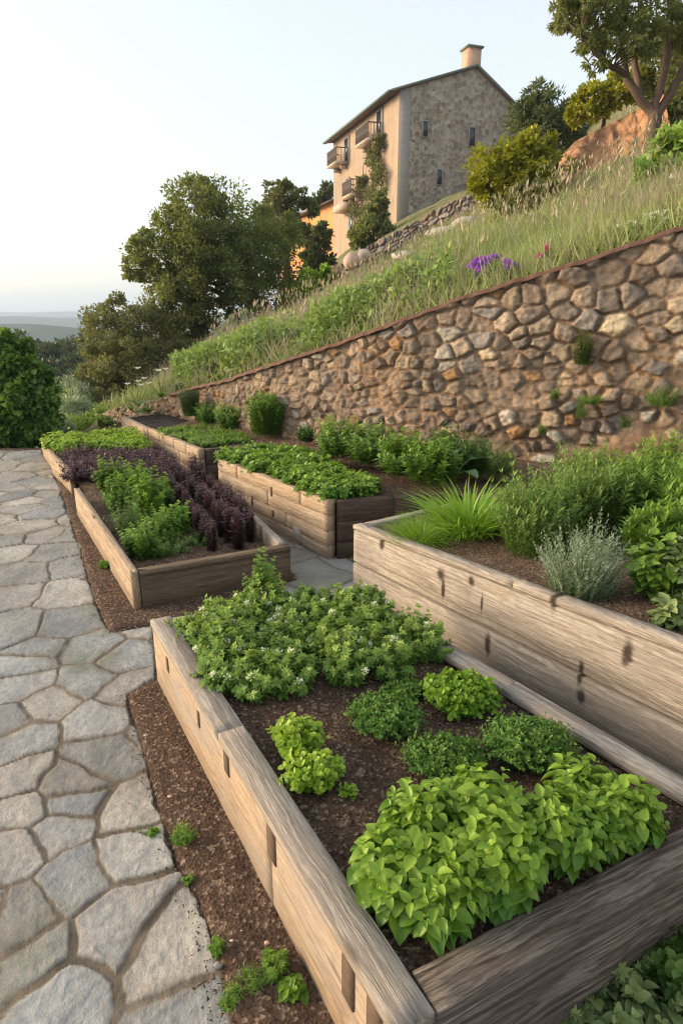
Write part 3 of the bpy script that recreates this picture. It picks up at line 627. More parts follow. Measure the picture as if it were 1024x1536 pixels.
# B: the tall bed at the right
ZB = .44; B0 = (.075, 3.755); B1 = (2.43, .27)
bedB = thing('raised_bed', 'tall pale timber raised bed full of tall herbs and silvery thyme', 'raised bed')
side('side_board', B0, B1, [-.03, .19, ZB - .028], .075, MT['wB'], bedB, 1, [[.83], [.78]], rise=.132, gap=.007, wk=.0015, tvar=.6)
b0, b1 = off(B0, B1, -.004); side('cap_rail', b0, b1, [ZB - .028, ZB + .002], .07, MT['wB'], bedB, 1, [[.305]], rise=.132, wk=.001, tvar=.3)
bq = (.95, 4.36); bs = tuple(np.array(B0) + norm(np.array(bq) - np.array(B0)) * .078)
side('end_board', bs, bq, [-.03, .2, ZB], .06, MT['wB'], bedB, -1, wk=.0015)

# C: block-built bed in the middle
ZC = .44; C0 = (-1.125, 5.63); C1 = (-.10, 4.27); C2 = (.80, 4.47)
bedC = thing('raised_bed', 'middle raised bed of pale timber blocks holding bright green lettuce', 'raised bed')
side('side_board', C0, C1, [-.03, .10, .21, .33, ZC], .07, MT['wC'], bedC, 1, [[.33, .78], [.2, .68], [.52], [.22, .80]], wk=.0015)
c1b = tuple(np.array(C1) + norm(np.array(C2) - np.array(C1)) * .074)
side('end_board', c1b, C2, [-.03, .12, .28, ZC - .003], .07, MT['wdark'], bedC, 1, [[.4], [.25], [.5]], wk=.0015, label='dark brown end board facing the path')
c3 = (-.50, 5.93); c0b = tuple(np.array(C0) + norm(np.array(c3) - np.array(C0)) * .074)
side('end_board', c0b, c3, [-.03, .2, ZC - .002], .05, MT['wC'], bedC, -1, wk=.0015)
peg(bedC, C0, C1, .55, .30, .38, .03, .002, 1); peg(bedC, C0, C1, .56, .13, .19, .035, .002, 1); peg(bedC, C0, C1, .36, .14, .23, .03, .002, 1)
peg(bedC, C0, C1, .765, .03, .14, .10, .004, 1, MT['concrete'], 'pale_patch_block')
# D
ZD = .35; D0 = (-2.37, 7.72); D1 = (-1.485, 6.47); D2 = (-.80, 6.68)
bedD = thing('raised_bed', 'far raised bed of pale timber blocks with low green seedlings', 'raised bed')
side('side_board', D0, D1, [-.03, .12, .24, ZD], .07, MT['wC'], bedD, 1, [[.2, .5, .8], [.35, .65], [.25, .55, .78]], wk=.0015)
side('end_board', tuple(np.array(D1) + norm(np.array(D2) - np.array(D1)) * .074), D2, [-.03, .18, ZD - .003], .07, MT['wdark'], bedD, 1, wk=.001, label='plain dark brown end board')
# E
ZE = .34; E0 = (-3.05, 8.75); E1 = (-2.385, 7.735)
bedE = thing('raised_bed', 'farthest raised bed with dark bare soil below the stone wall', 'raised bed')
side('side_board', E0, E1, [-.03, .16, ZE], .07, MT['wC'], bedE, 1, [[.5], [.4]], wk=.0015)
side('end_board', (E0[0] + .07, E0[1] + .04), (-2.72, 9.15), [-.03, .15, ZE - .01], .06, MT['wC'], bedE, -1)
# terrace soil behind B, C, D up to the wall
TP = [off(B0, B1, .04)[0], off(B0, B1, .04)[1], (5.6, .8)] + [tuple(p) for p in wd_[5:-150:12]]
TP = TP + [(-1.9, 8.25), off(D0, D1, .04)[0], off(D0, D1, .04)[1], (D2[0], D2[1] + .03), (c3[0], c3[1] + .0), (C0[0] + .05, C0[1] + .0), off(C0, C1, .04)[1], (C2[0], C2[1] + .04), (bq[0], bq[1] - .03), (B0[0] + .07, B0[1] - .0)]
def bx_(x, y): return .085 * np.clip(x - .1, 0, 1.5) * np.clip((4.9 - y) / .9, 0, 1)
def zT(x, y):
    z = np.interp(y, [3, 5.2, 6.2, 6.6], [.395, .395, .36, .315])
    dw = polydist(x, y, [tuple(p) for p in wd_[::20]], False)
    return z + .10 * np.exp(-dw / .35) + bx_(x, y)
soil('terrace_soil', TP, zT, MT['mulch2'], 'reddish bark mulch on the terrace between the beds and the stone wall', .02, 24000, (.008, .022))
EP = [off(E0, E1, .03)[0], off(E0, E1, .03)[1], (D0[0] + .05, D0[1]), (-1.9, 8.25), (-1.75, 8.35), (-2.2, 8.9), (-2.75, 9.3)]
soil('bed_soil', EP, lambda x, y: .315 + 0 * x, MT['dark_soil'], 'dark grey bare soil in the farthest bed', .03, 3000, (.01, .025))

# F and G: the long low beds beside the path
F0 = (-3.73, 7.77); F1 = (-3.17, 6.81); F2 = (-2.62, 5.98)
bedF = thing('raised_bed', 'low raised bed by the far path with yellow lettuce and purple basil', 'raised bed')
side('side_board', F0, F1, [-.03, .20], .05, MT['wG'], bedF, 1, wk=.0015)
q0, q1 = off(F1, F2, -.02); side('side_board', q0, q1, [-.03, .235], .05, MT['wG'], bedF, 1, wk=.0015)
side('end_board', (F2[0] + .04, F2[1] + .03), (-2.22, 5.80), [-.03, .20], .05, MT['wG_end'], bedF, 1)
ZG = .25; G0 = (-2.32, 5.30); G1 = (-1.235, 3.43); G2 = (-.335, 3.885); G3 = (-.66, 4.6); G4 = (-1.2, 5.5)
bedG = thing('raised_bed', 'low raised bed by the path with green herbs and rows of purple basil', 'raised bed')
side('side_board', G0, G1, [-.03, ZG + .004], .045, MT['wG'], bedG, 1, wk=.0015, label='sunlit tan side board')
side('cap_rail', off(G1, G2, -.004)[0] + (), off(G1, G2, -.004)[1], [ZG - .03, ZG], .075, MT['wG_end'], bedG, 1, wk=.001) if False else None
gs = tuple(np.array(G1) + norm(np.array(G2) - np.array(G1)) * .05)
side('end_board', gs, G2, [-.03, ZG - .035], .045, MT['wG_end'], bedG, 1, wk=.001, label='olive brown end board facing the near bed')
gc = tuple(np.array(G1) + norm(np.array(G2) - np.array(G1)) * .0485); gc2, _ = off(gc, G2, -.012)
side('cap_rail', gc2, off(G1, G2, -.012)[1], [ZG - .035, ZG], .07, MT['wG_end'], bedG, 1, wk=.001)
g2 = tuple(np.array(G2) + norm(np.array(G3) - np.array(G2)) * .08)
side('side_board', g2, G3, [-.03, .12, ZG - .004], .05, MT['wB'], bedG, 1, wk=.001); side('side_board', G3, G4, [-.03, ZG - .01], .05, MT['wB'], bedG, 1, wk=.001)
GP_ = [off(G0, G1, .02)[0], off(G0, G1, .02)[1], (G2[0] - .03, G2[1]), (G3[0] - .02, G3[1]), G4, (-1.75, 6.35), (-2.45, 7.75), (-2.6, 8.0), (F0[0] + .03, F0[1]), (F1[0] + .03, F1[1]), (F2[0] + .03, F2[1]), (-2.35, 5.75)]
soil('bed_soil', GP_, lambda x, y: np.interp(y, [5.3, 6.], [.13, .16]) + 0 * x, MT['mulch2'], 'brown soil of the low beds beside the path', .02, 9000, (.006, .016))

# ------------------------------------------------------------------ leaves and plants
def tmpl_kite(w_=.28, fold=.06, m=.45): return (np.array([[0, 0, 0], [-w_, m, fold], [0, 1, 0], [w_, m, fold]], float), np.array([[0, 2, 1], [0, 3, 2]]))
def tmpl_ovate(w_=.33, curl=.22, fold=.09, tip=1.):
    ys = [0, .18, .42, .68, .88, 1.]; ws = [.03, .72, 1., .78, .38, 0]; V = []; 
    for y, q in zip(ys, ws):
        z = -curl * y * y + .12 * y
        for k in (-1, -.5, 0, .5, 1): V.append([k * q * w_, y, z + fold * abs(k) ** 1.3 * q - .03 * (abs(k) == 1) * math.sin(y * 14)])
    F = []
    for i in range(5):
        for j in range(4): F.append([i * 5 + j, i * 5 + j + 1, i * 5 + j + 6, i * 5 + j + 5])
    return np.array(V), np.array(F)
def tmpl_lobed(n=3, sp=58, w_=.22, l0=.75):
    V = []; F = []
    for i in range(n):
        a = R((i - (n - 1) / 2) * sp); c, s = math.cos(a), math.sin(a); l = 1. if i == (n - 1) // 2 else l0
        for x, y, z in [(0, 0, 0), (-w_, .5, .05), (0, 1, -.05), (w_, .5, .05)]:
            y2 = y * l; V.append([x * c - -y2 * s * -1 if False else x * c + y2 * s, y2 * c - x * s, z])
        b = i * 4; F += [[b, b + 2, b + 1], [b, b + 3, b + 2]]
    return np.array(V), np.array(F)
def tmpl_round(w_=.45, cup=.1, n=7):
    V = [[0, .5, -cup]]; F = []
    for i in range(n): a = 2 * math.pi * i / n; V.append([w_ * math.sin(a), .5 - .5 * math.cos(a), 0])
    for i in range(n): F.append([0, 1 + (i + 1) % n, 1 + i])
    return np.array(V), np.array(F)
def tmpl_blade(w_=.03, bend=.5, n=4):
    V = []; F = []
    for i in range(n + 1):
        t = i / n; q = w_ * (1 - t ** 1.6) + .001; V += [[-q, t * (1 - .25 * bend * t), -bend * t * t], [q, t * (1 - .25 * bend * t), -bend * t * t]]
    for i in range(n): F.append([2 * i, 2 * i + 1, 2 * i + 3, 2 * i + 2])
    return np.array(V, float), np.array(F)
KITE, NARROW, OVATE, LOBE, ROUND, NEEDLE = tmpl_kite(), tmpl_kite(.13, .03), tmpl_ovate(.30, .30, .15), tmpl_lobed(), tmpl_round(), tmpl_kite(.06, .01)
LOBE5 = tmpl_lobed(5, 42, .17, .8); OV2 = tmpl_ovate(.37, .34, .11); FLAT = tmpl_kite(.36, .05, .5)

def stems(seed, n, rx, ry, h, lean=.5, nodes=6, per=2, leaf=KITE, size=.03, t0=.25, taper=.5, droop=.2, jit=.4, dome=.35, upl=.5, base_r=.6, tip=0, sw=.0015, curv=.25, szj=.3, ang=0., hj=.2, tb=.0, up_tint=.6, stemseg=4):
    """a plant of many leafy stems; returns (leaf G, stem G, tips)"""
    r = np.random.default_rng(seed); a = r.uniform(0, 2 * math.pi, n); q = np.sqrt(r.random(n)); bx, by = np.cos(a) * q, np.sin(a) * q
    H = h * (dome + (1 - dome) * np.sqrt(np.clip(1 - q ** 2 * .95, 0, 1))) * (1 + hj * r.normal(size=n) * .6)
    b = np.stack([bx * rx * base_r, by * ry * base_r, 0 * H - .01], 1)
    e = np.stack([bx * rx * (1 - .0), by * ry * (1 - .0), H], 1) + np.stack([r.normal(size=n) * rx, r.normal(size=n) * ry, 0 * H], 1) * .12 * lean * 2
    mid = (b + e) / 2 + np.stack([-bx * rx, -by * ry, 0 * H], 1) * curv * .5; mid[:, 2] = H * (.5 + curv * .3)
    if ang:
        ca, sa = math.cos(ang), math.sin(ang); M_ = np.array([[ca, -sa, 0], [sa, ca, 0], [0, 0, 1]]); b, e, mid = b @ M_.T, e @ M_.T, mid @ M_.T
    def P(t): t = t[..., None]; return (1 - t) ** 2 * b[:, None] + 2 * t * (1 - t) * mid[:, None] + t * t * e[:, None]
    tt = np.linspace(t0, 1, nodes)[None] + r.uniform(-.5, .5, (n, nodes)) * (1 - t0) / nodes; tt = np.clip(tt, .02, 1)
    tt[:, -1] = 1.
    pts = P(tt); dr = norm(P(np.clip(tt + .02, 0, 1.02)) - P(tt - .02))
    L = G(); off_ = r.uniform(0, 6.28, (n, 1)) + np.arange(nodes)[None] * 1.57
    for k in range(per):
        phi = off_ + k * 2 * math.pi / per + r.normal(size=(n, nodes)) * jit
        ref = np.where(np.abs(dr[..., 2:]) > .9, np.array([1., 0, 0]), np.array([0, 0, 1.])); x = norm(np.cross(dr, ref)); y = np.cross(dr, x)
        rad = x * np.cos(phi)[..., None] + y * np.sin(phi)[..., None]
        d = norm(rad + dr * (upl + .5 * (tt[..., None] > .97)) + np.array([0, 0, -droop]) + r.normal(size=(n, nodes, 3)) * .15 * jit)
        nr = norm(dr + rad * -.2 + np.array([0, 0, .6]) + r.normal(size=(n, nodes, 3)) * jit * .5)
        s_ = size * (1 - taper * ((tt - t0) / (1 - t0)) ** 2) * (1 + szj * r.normal(size=(n, nodes))); s_ = np.clip(s_, size * .25, size * 1.7)
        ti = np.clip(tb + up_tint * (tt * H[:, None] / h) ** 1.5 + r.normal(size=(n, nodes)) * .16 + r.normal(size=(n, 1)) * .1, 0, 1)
        L.inst(leaf, pts.reshape(-1, 3), frames(d.reshape(-1, 3), nr.reshape(-1, 3)), s_.ravel(), ti.ravel())
    Sg = G(); k = 3; ts = np.linspace(0, 1, stemseg + 1); sp = P(np.broadcast_to(ts[None], (n, stemseg + 1)))
    a3 = np.arange(3) * 2.094; ringo = np.stack([np.cos(a3), np.sin(a3), a3 * 0], 1)
    V = sp[:, :, None] + ringo[None, None] * (sw * (1.3 - ts))[None, :, None, None]; V = V.reshape(-1, 3)
    i = np.arange(stemseg)[:, None] * 3; j = np.arange(3)[None]; f = np.stack([i + j, i + (j + 1) % 3, i + 3 + (j + 1) % 3, i + 3 + j], -1).reshape(-1, 4)
    f = (f[None] + (np.arange(n) * 3 * (stemseg + 1))[:, None, None]).reshape(-1, 4); Sg.add(V, f)
    return L, Sg, e
def plant(name, label, cat, loc, mat, smat='stem', group=None, rz=0., flowers=None, sc=None, smooth=False, **k):
    root = thing(name, label, cat, loc, rz, group, sc); L, S_, tips = stems(**k)
    L.build('foliage', MT[mat], root, smooth=smooth); S_.build('stem', MT[smat], root)
    if flowers:
        nf, fs, fm, puff = flowers; r = np.random.default_rng(k['seed'] + 5)
        idx = r.choice(len(tips), min(nf, len(tips)), replace=False)
        for i_ in idx:
            g = G(); m_ = puff; P_ = np.clip(r.normal(size=(m_, 3)), -1.6, 1.6) * fs * np.array([.36, .36, .28]); d = norm(P_ + np.array([0, 0, fs * .4])); 
            g.inst(FLAT, P_, frames(d, rdir(m_, r)), fs * r.uniform(.45, .75, m_), r.random(m_)); o = g.build('flower', MT[fm], root); o.location = tuple(tips[i_] + np.array([0, 0, fs * .3]))
    return root

# bed A -------------------------------------------------
def onA(x, y, z=ZA - .04): return gp3(x, y, z)
for i, (px, py, rx, ry, h, n, lb) in enumerate([
    (588, 1340, .100, .105, .145, 42, 'light green basil plant nearest the camera, at the left end of the basil clump'),
    (668, 1368, .105, .10, .155, 44, 'light green basil plant with drooping lower leaves beside the near end board'),
    (745, 1330, .115, .115, .175, 46, 'light green basil plant in the middle of the basil clump'),
    (632, 1275, .11, .105, .155, 44, 'light green basil plant at the back of the clump, below the thyme mounds'),
    (720, 1255, .11, .11, .16, 44, 'light green basil plant behind the middle of the basil clump'),
    (835, 1275, .12, .12, .15, 44, 'light green basil plant just right of the dip in the basil row'),
    (925, 1250, .11, .10, .13, 40, 'smaller light green basil plant, rightmost and lowest of the basil'),
    (870, 1215, .10, .09, .125, 34, 'light green basil plant at the right rear by the bed rim')]):
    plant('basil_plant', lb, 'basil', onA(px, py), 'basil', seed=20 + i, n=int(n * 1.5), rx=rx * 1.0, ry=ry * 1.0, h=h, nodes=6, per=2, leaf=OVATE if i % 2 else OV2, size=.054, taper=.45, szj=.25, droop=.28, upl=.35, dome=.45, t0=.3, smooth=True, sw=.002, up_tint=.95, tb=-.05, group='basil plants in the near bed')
for i, (px, py, rx, ry, h, n, lb) in enumerate([(447, 1130, .085, .075, .075, 170, 'yellow green golden oregano mound at the left of the near bed, upper of two'),
                                             (470, 1175, .09, .075, .06, 150, 'yellow green golden oregano mound at the left of the near bed, lower of two')]):
    plant('golden_oregano', lb, 'oregano', onA(px, py), 'gold', seed=40 + i, n=n, rx=rx, ry=ry, h=h * 1.25, nodes=5, per=3, leaf=ROUND, size=.016, taper=.1, t0=.35, droop=0, upl=.3, jit=.8, dome=.5, group='golden oregano')
plant('oregano_sprout', 'tiny yellow green oregano sprout on the mulch beside the golden mound', 'sprout', onA(522, 1192), 'gold', seed=44, n=12, rx=.03, ry=.02, h=.03, nodes=3, per=3, leaf=ROUND, size=.015)
for i, (px, py, rx, ry, h, n, m, lb) in enumerate([
    (578, 1088, .115, .10, .075, 300, 'thyme', 'dark green thyme mound in the middle of the near bed'),
    (690, 1058, .115, .10, .085, 260, 'box', 'bright green compact herb mound next to the right rim of the near bed'),
    (665, 1150, .115, .095, .065, 260, 'thyme', 'dark green thyme mound behind the basil, left of a bigger one'),
    (790, 1135, .135, .11, .095, 340, 'thyme', 'largest thyme mound, dark green, between the basil and the right rim'),
    (610, 1040, .08, .05, .035, 110, 'thyme', 'thin low thyme patch behind the dark thyme mound')]):
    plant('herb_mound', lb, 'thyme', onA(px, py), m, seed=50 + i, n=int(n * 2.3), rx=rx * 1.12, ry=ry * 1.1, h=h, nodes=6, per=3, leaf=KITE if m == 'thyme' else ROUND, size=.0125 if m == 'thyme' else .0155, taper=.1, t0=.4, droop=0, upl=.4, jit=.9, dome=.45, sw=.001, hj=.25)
protos = []
pos = []
r4 = random.Random(8)
FP = [(282, 930), (400, 905), (555, 895), (645, 985), (600, 1010), (520, 1020), (420, 1050), (360, 1050), (330, 985)]
FPg = [gp(x, y + 8, ZA - .04) for x, y in FP]
while len(pos) < 34:
    x = r4.uniform(-.85, .5); y = r4.uniform(2., 3.); 
    if inpoly(np.array([x]), np.array([y]), FPg)[0] and all((x - a) ** 2 + (y - b) ** 2 > .105 ** 2 for a, b in pos): pos.append((x, y))
    elif r4.random() < .002: break
lbf = 'leafy mid green herb with small white flower clusters at the back of the near bed'
for v in range(3):
    protos.append(plant('flowering_herb', lbf, 'herb', (pos[v][0], pos[v][1], ZA - .05), 'mint', seed=70 + v, n=60, rx=.125, ry=.125, h=.092 + .012 * v, nodes=7, per=3, leaf=LOBE if v != 1 else LOBE5, size=.027, taper=.3, t0=.25, droop=.05, jit=.8, dome=.5, upl=.4, hj=.35, flowers=(4, .016, 'white', 26), group='white flowering herbs in the near bed'))
for i, (x, y) in enumerate(pos[3:]): dup(protos[i % 3], (x, y, ZA - .05), r4.uniform(0, 6.28), r4.uniform(.85, 1.15))
plant('tall_herb', 'taller feathery herb sprig rising at the far rim of the near bed', 'herb', onA(395, 905), 'herb', seed=81, n=26, rx=.10, ry=.08, h=.22, nodes=9, per=3, leaf=LOBE, size=.026, t0=.25, hj=.5)

# right lower corner, outside the bed
for i, (px, py, rx, h, lb) in enumerate([(900, 1470, .12, .11, 'dark green rosette herb below the near end board, left of its neighbours'), (985, 1440, .12, .12, 'dark green herb in the lower right corner beside the end board'), (950, 1545, .13, .10, 'dark green lobed herb at the bottom right edge'),
                                     (1060, 1400, .13, .13, 'dark green herb half cut off by the right edge'), (1010, 1375, .06, .13, 'small upright herb sprig against the end board'), (1050, 1500, .14, .12, 'broad dark green herb in the very corner'), (850, 1520, .07, .06, 'small dark green seedling leaning out of the corner planting')]):
    plant('ground_herb', lb, 'herb', gp3(px, py, 0), 'bluegreen' if i % 2 == 0 else 'deep', seed=90 + i, n=34, rx=rx, ry=rx, h=h, nodes=5, per=3, leaf=OV2 if i % 3 else LOBE5, size=.042 if i % 3 else .035, taper=.4, t0=.25, droop=.15, jit=.8, dome=.5, smooth=True, hj=.3)
# weeds along the path
for i, (px, py, rx, h, n, lf, sz, lb) in enumerate([(277, 1262, .035, .05, 26, NARROW, .022, 'small bright weed growing between flagstone and mulch'), (225, 1250, .05, .012, 9, ROUND, .010, 'thin trailing weed creeping over the big flagstone'), (325, 1425, .022, .03, 22, LOBE, .013, 'tiny feathery weed at the edge of the last flagstone'),
        (283, 1322, .018, .015, 10, LOBE, .010, 'very small weed tuft between two flagstones'), (415, 1458, .045, .045, 16, LOBE5, .022, 'leafy weed in the mulch at the foot of the near timber side'), (440, 1490, .03, .03, 8, OV2, .03, 'weed with two broad leaves by the bottom of the timber side'), (372, 1480, .05, .04, 30, NEEDLE, .02, 'sparse wispy weed near the bottom of the mulch strip'), (345, 1505, .025, .03, 14, NARROW, .018, 'low pale weed at the lower end of the flagstones'),
        (160, 852, .05, .05, 22, LOBE, .03, 'small green weed beside the path by the tan side board'), (545, 842, .10, .02, 24, LOBE, .02, 'low weed at the foot of the block bed')]):
    plant('weed', lb, 'weed', gp3(px, py, .005), 'herb' if i != 5 else 'basil', seed=110 + i, n=n, rx=rx, ry=rx * (.4 if i == 1 else .9), h=h, nodes=5, per=3, leaf=lf, size=sz, dome=.5, hj=.4, sw=.0008)
# loose stones
def pebble(name, label, loc, r_, mat, sq=.6, cat='stone', seed=0, rz=0., ay=.7):
    a = np.linspace(0, math.pi, 10)[:, None]; b = np.linspace(0, 2 * math.pi, 17)[None]
    X = np.sin(a) * np.cos(b); Y = np.sin(a) * np.sin(b); Z = np.cos(a) + 0 * b
    k = 1 + fbm(X * 1.7 + seed, Y * 1.7 + Z * 1.3, seed, 3) * .35
    g = G(); g.grid(np.stack([X * k * r_, Y * k * r_ * ay, Z * k * r_ * sq], -1)); return tag(g.build(name, mat, smooth=True, loc=loc, rz=rz), label, cat)
MT['peb_pink'] = plain('pinkish_pebble', (.62, .42, .32), .8, .2, 60.); MT['peb_grey'] = plain('grey_stone', (.28, .26, .24), .9, .4, 14., .2, .6); MT['peb_white'] = plain('white_pebble', (.68, .64, .58), .8, .2, 60.)
for px, py, r_, m_, lb in [(255, 1195, .009, 'peb_pink', 'pinkish pebble on the mulch beside the big flagstone'), (400, 1415, .008, 'peb_pink', 'tan pebble on the mulch near the bottom'), (347, 1412, .007, 'peb_white', 'white chip of stone beside the feathery weed'), (327, 1448, .013, 'peb_grey', 'dark grey stone at the edge of the last flagstone'),
        (362, 1397, .005, 'peb_white', 'tiny white pebble on the mulch between weeds and timber'), (218, 1103, .005, 'peb_white', 'tiny pale pebble near the upper end of the mulch strip')]:
    pebble('pebble', lb, gp3(px, py, .012), r_, MT[m_], seed=px, cat='pebble')

# bed B -------------------------------------------------
def onB(x, y, z=None):
    z = .395 if z is None else z
    for _ in range(4): p = gp3(x, y, z); z = .395 + float(bx_(p[0], p[1]))
    return p
def blades(name, label, loc, mat, n, rx, h, w_=.02, seed=0, cat='grass clump', bend=.5, lean=.45, parts=('blade',)):
    r = np.random.default_rng(seed); g = G(); a = r.uniform(0, 6.28, n); q = np.sqrt(r.random(n)); p = np.stack([np.cos(a) * q * rx * .5, np.sin(a) * q * rx * .5, 0 * q - .01], 1)
    d = norm(np.stack([np.cos(a) * q * lean * 1.6, np.sin(a) * q * lean * 1.6, np.ones(n)], 1) + r.normal(size=(n, 3)) * .14); out = np.stack([np.cos(a), np.sin(a), 0 * a], 1)
    g.inst(tmpl_blade(w_, bend), p, frames(d, norm(np.array([0, 0, .25]) - out + r.normal(size=(n, 3)) * .3)), h * r.uniform(.5, 1.1, n), np.clip(r.normal(.5, .25, n), 0, 1))
    root = thing(name, label, cat, loc); g.build('blades', MT[mat], root); return root
blades('grass_clump', 'low fine green grass clump at the left corner of the tall timber bed', onB(632, 808), 'grassy', 900, .24, .20, .010, 1, lean=.7)
blades('grass_clump', 'arching yellow green grass clump behind the left end of the tall bed', onB(705, 800), 'grassy', 620, .26, .38, .020, 2, lean=.45)
plant('tarragon', 'feathery green tarragon bush between the arching grass and the silvery thyme', 'herb', onB(800, 828), 'rose', seed=130, n=170, rx=.24, ry=.2, h=.37, nodes=18, per=3, leaf=NARROW, size=.036, t0=.1, upl=.9, taper=.3, droop=0, hj=.35, dome=.5)
plant('tarragon', 'darker feathery green herb bush directly behind the first tarragon', 'herb', onB(850, 800), 'rose', seed=131, n=150, rx=.26, ry=.22, h=.37, nodes=16, per=3, leaf=NARROW, size=.036, t0=.1, upl=.9, droop=0, hj=.35, dome=.5)
plant('silver_thyme', 'rounded silvery grey thyme bush leaning over the rim of the tall bed', 'thyme', onB(870, 893), 'silver', seed=132, n=330, rx=.215, ry=.17, h=.27, nodes=22, per=2, leaf=NARROW, size=.015, t0=.1, upl=.9, taper=.2, droop=0, hj=.4, dome=.5, smat='stem', sw=.001)
for i, (px, py, rx, h, mt, lf, sz, lb) in enumerate([
    (900, 800, .26, .42, 'rose', NARROW, .05, 'tall narrow leaved herb behind the silvery thyme'), (960, 790, .28, .44, 'herb', NARROW, .06, 'tall bright narrow leaved herb against the earth bank'),
    (1015, 815, .24, .42, 'herb', NARROW, .06, 'tall leafy herb at the right edge above the bean leaves'), (1060, 850, .25, .4, 'herb', NARROW, .06, 'tall herb cut off by the right edge of the tall bed'),
    (975, 850, .14, .30, 'herb', NARROW, .055, 'pointed leaved green herb just right of the silvery thyme'), (880, 745, .3, .36, 'rose', NARROW, .045, 'green bushy herb at the foot of the earth bank'), (1000, 740, .3, .42, 'rose', NARROW, .05, 'tall green herb close to the wall at the right edge')]):
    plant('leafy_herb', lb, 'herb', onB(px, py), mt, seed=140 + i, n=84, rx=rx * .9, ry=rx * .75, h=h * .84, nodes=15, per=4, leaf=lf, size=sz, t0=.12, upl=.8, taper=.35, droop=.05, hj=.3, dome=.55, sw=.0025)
for i, (px, py, rx, h, lb) in enumerate([(975, 890, .12, .22, 'round leaved bean plant beside the silvery thyme'), (1020, 900, .14, .26, 'round leaved bean plant at the right edge of the tall bed'), (1005, 935, .07, .07, 'low round leaved bean seedling spilling on to the mulch by the rim'), (1070, 940, .14, .18, 'round leaved bean plant beyond the right edge')]):
    plant('bean_plant', lb, 'bean plant', onB(px, py), 'bluegreen' if i else 'herb', seed=150 + i, n=26, rx=rx, ry=rx, h=h, nodes=4, per=3, leaf=OV2, size=.052, taper=.3, smooth=True, droop=.25, dome=.5, tb=.15)
# terrace along the wall
def onT(x, y, z=.46): return gp3(x, y, z)
for i, (px, py, rx, h, mt, lf, sz, lb) in enumerate([
    (507, 688, .22, .33, 'mint', KITE, .05, 'bushy green herb, leftmost of the row below the middle of the wall'), (556, 695, .25, .34, 'mint', KITE, .055, 'bushy green herb with tiny white flowers below the middle of the wall'),
    (605, 712, .24, .30, 'herb', KITE, .055, 'leafy green herb in front of the wall, right of the flowering one'), (648, 725, .22, .30, 'herb', KITE, .055, 'leafy green herb with long leaves left of the big silvery leaf'),
    (700, 712, .22, .27, 'deep', NARROW, .06, 'dark green herb under the orange stones of the wall'), (742, 715, .2, .24, 'rose', NEEDLE, .05, 'wispy grey green herb at the foot of the orange stones'), (668, 700, .2, .28, 'deep', KITE, .05, 'dark green plant behind the big silvery leaf')]):
    plant('terrace_herb', lb, 'herb', onT(px, py), mt, seed=160 + i, n=80, rx=rx, ry=rx * .85, h=h, nodes=11, per=3, leaf=lf, size=sz, t0=.15, upl=.5, droop=.1, hj=.25, dome=.5, flowers=(9, .012, 'white', 10) if i == 1 else None)
ro = thing('squash_plant', 'squash plant with big silvery green leaves in front of the wall', 'squash', onT(682, 722)); g = G(); S_ = G(); r = np.random.default_rng(4)
for a, l, h_, s_ in [(2.6, .10, .18, .20), (.4, .12, .16, .2), (3.6, .16, .12, .18), (5.2, .10, .10, .16), (1.6, .08, .2, .18)]:
    e = np.array([math.cos(a) * l, math.sin(a) * l, h_]); d = np.array([[math.cos(a), math.sin(a), .12]]); g = G(); g.inst(OV2, e[None], frames(d, np.array([[0, 0, 1.]])), np.array([s_]), .6); S_ = G(); S_.tube([[0, 0, 0], e * np.array([.4, .4, .7]), e], [.006, .005, .004], 6)
    g.build('leaf', MT['squash'], ro, smooth=True); S_.build('leaf_stalk', MT['stem'], ro)
plant('small_shrub', 'round leafy shrub against the wall behind the far block bed', 'shrub', onT(399, 652, .42), 'herb', seed=180, n=200, rx=.24, ry=.2, h=.43, nodes=12, per=3, leaf=KITE, size=.045, t0=.1, droop=.1, dome=.6, hj=.12)
plant('small_shrub', 'low bushy shrub beside the round one at the wall, toward the far end', 'shrub', onT(350, 640, .40), 'mint', seed=181, n=150, rx=.24, ry=.2, h=.25, nodes=9, per=3, leaf=KITE, size=.042, t0=.1, dome=.6, hj=.2)
plant('small_shrub', 'low bushy shrub in the far wall corner, partly behind the seedlings', 'shrub', onT(313, 634, .38), 'mint', seed=182, n=150, rx=.22, ry=.2, h=.25, nodes=9, per=3, leaf=KITE, size=.042, t0=.1, dome=.6, hj=.2)
plant('small_shrub', 'tiny dark shrub at the foot of the wall right of the round shrub', 'shrub', onT(459, 661, .44), 'deep', seed=183, n=70, rx=.10, ry=.09, h=.14, nodes=7, per=3, leaf=KITE, size=.035, t0=.1, dome=.5)
plant('clipped_shrub', 'dark clipped ball shrub at the corner of the wall', 'shrub', (gp(297, 612, .5)[0], 8.0, .48), 'conifer', seed=184, n=500, rx=.14, ry=.14, h=.30, nodes=8, per=3, leaf=NARROW, size=.03, t0=.2, dome=.72, hj=.04)
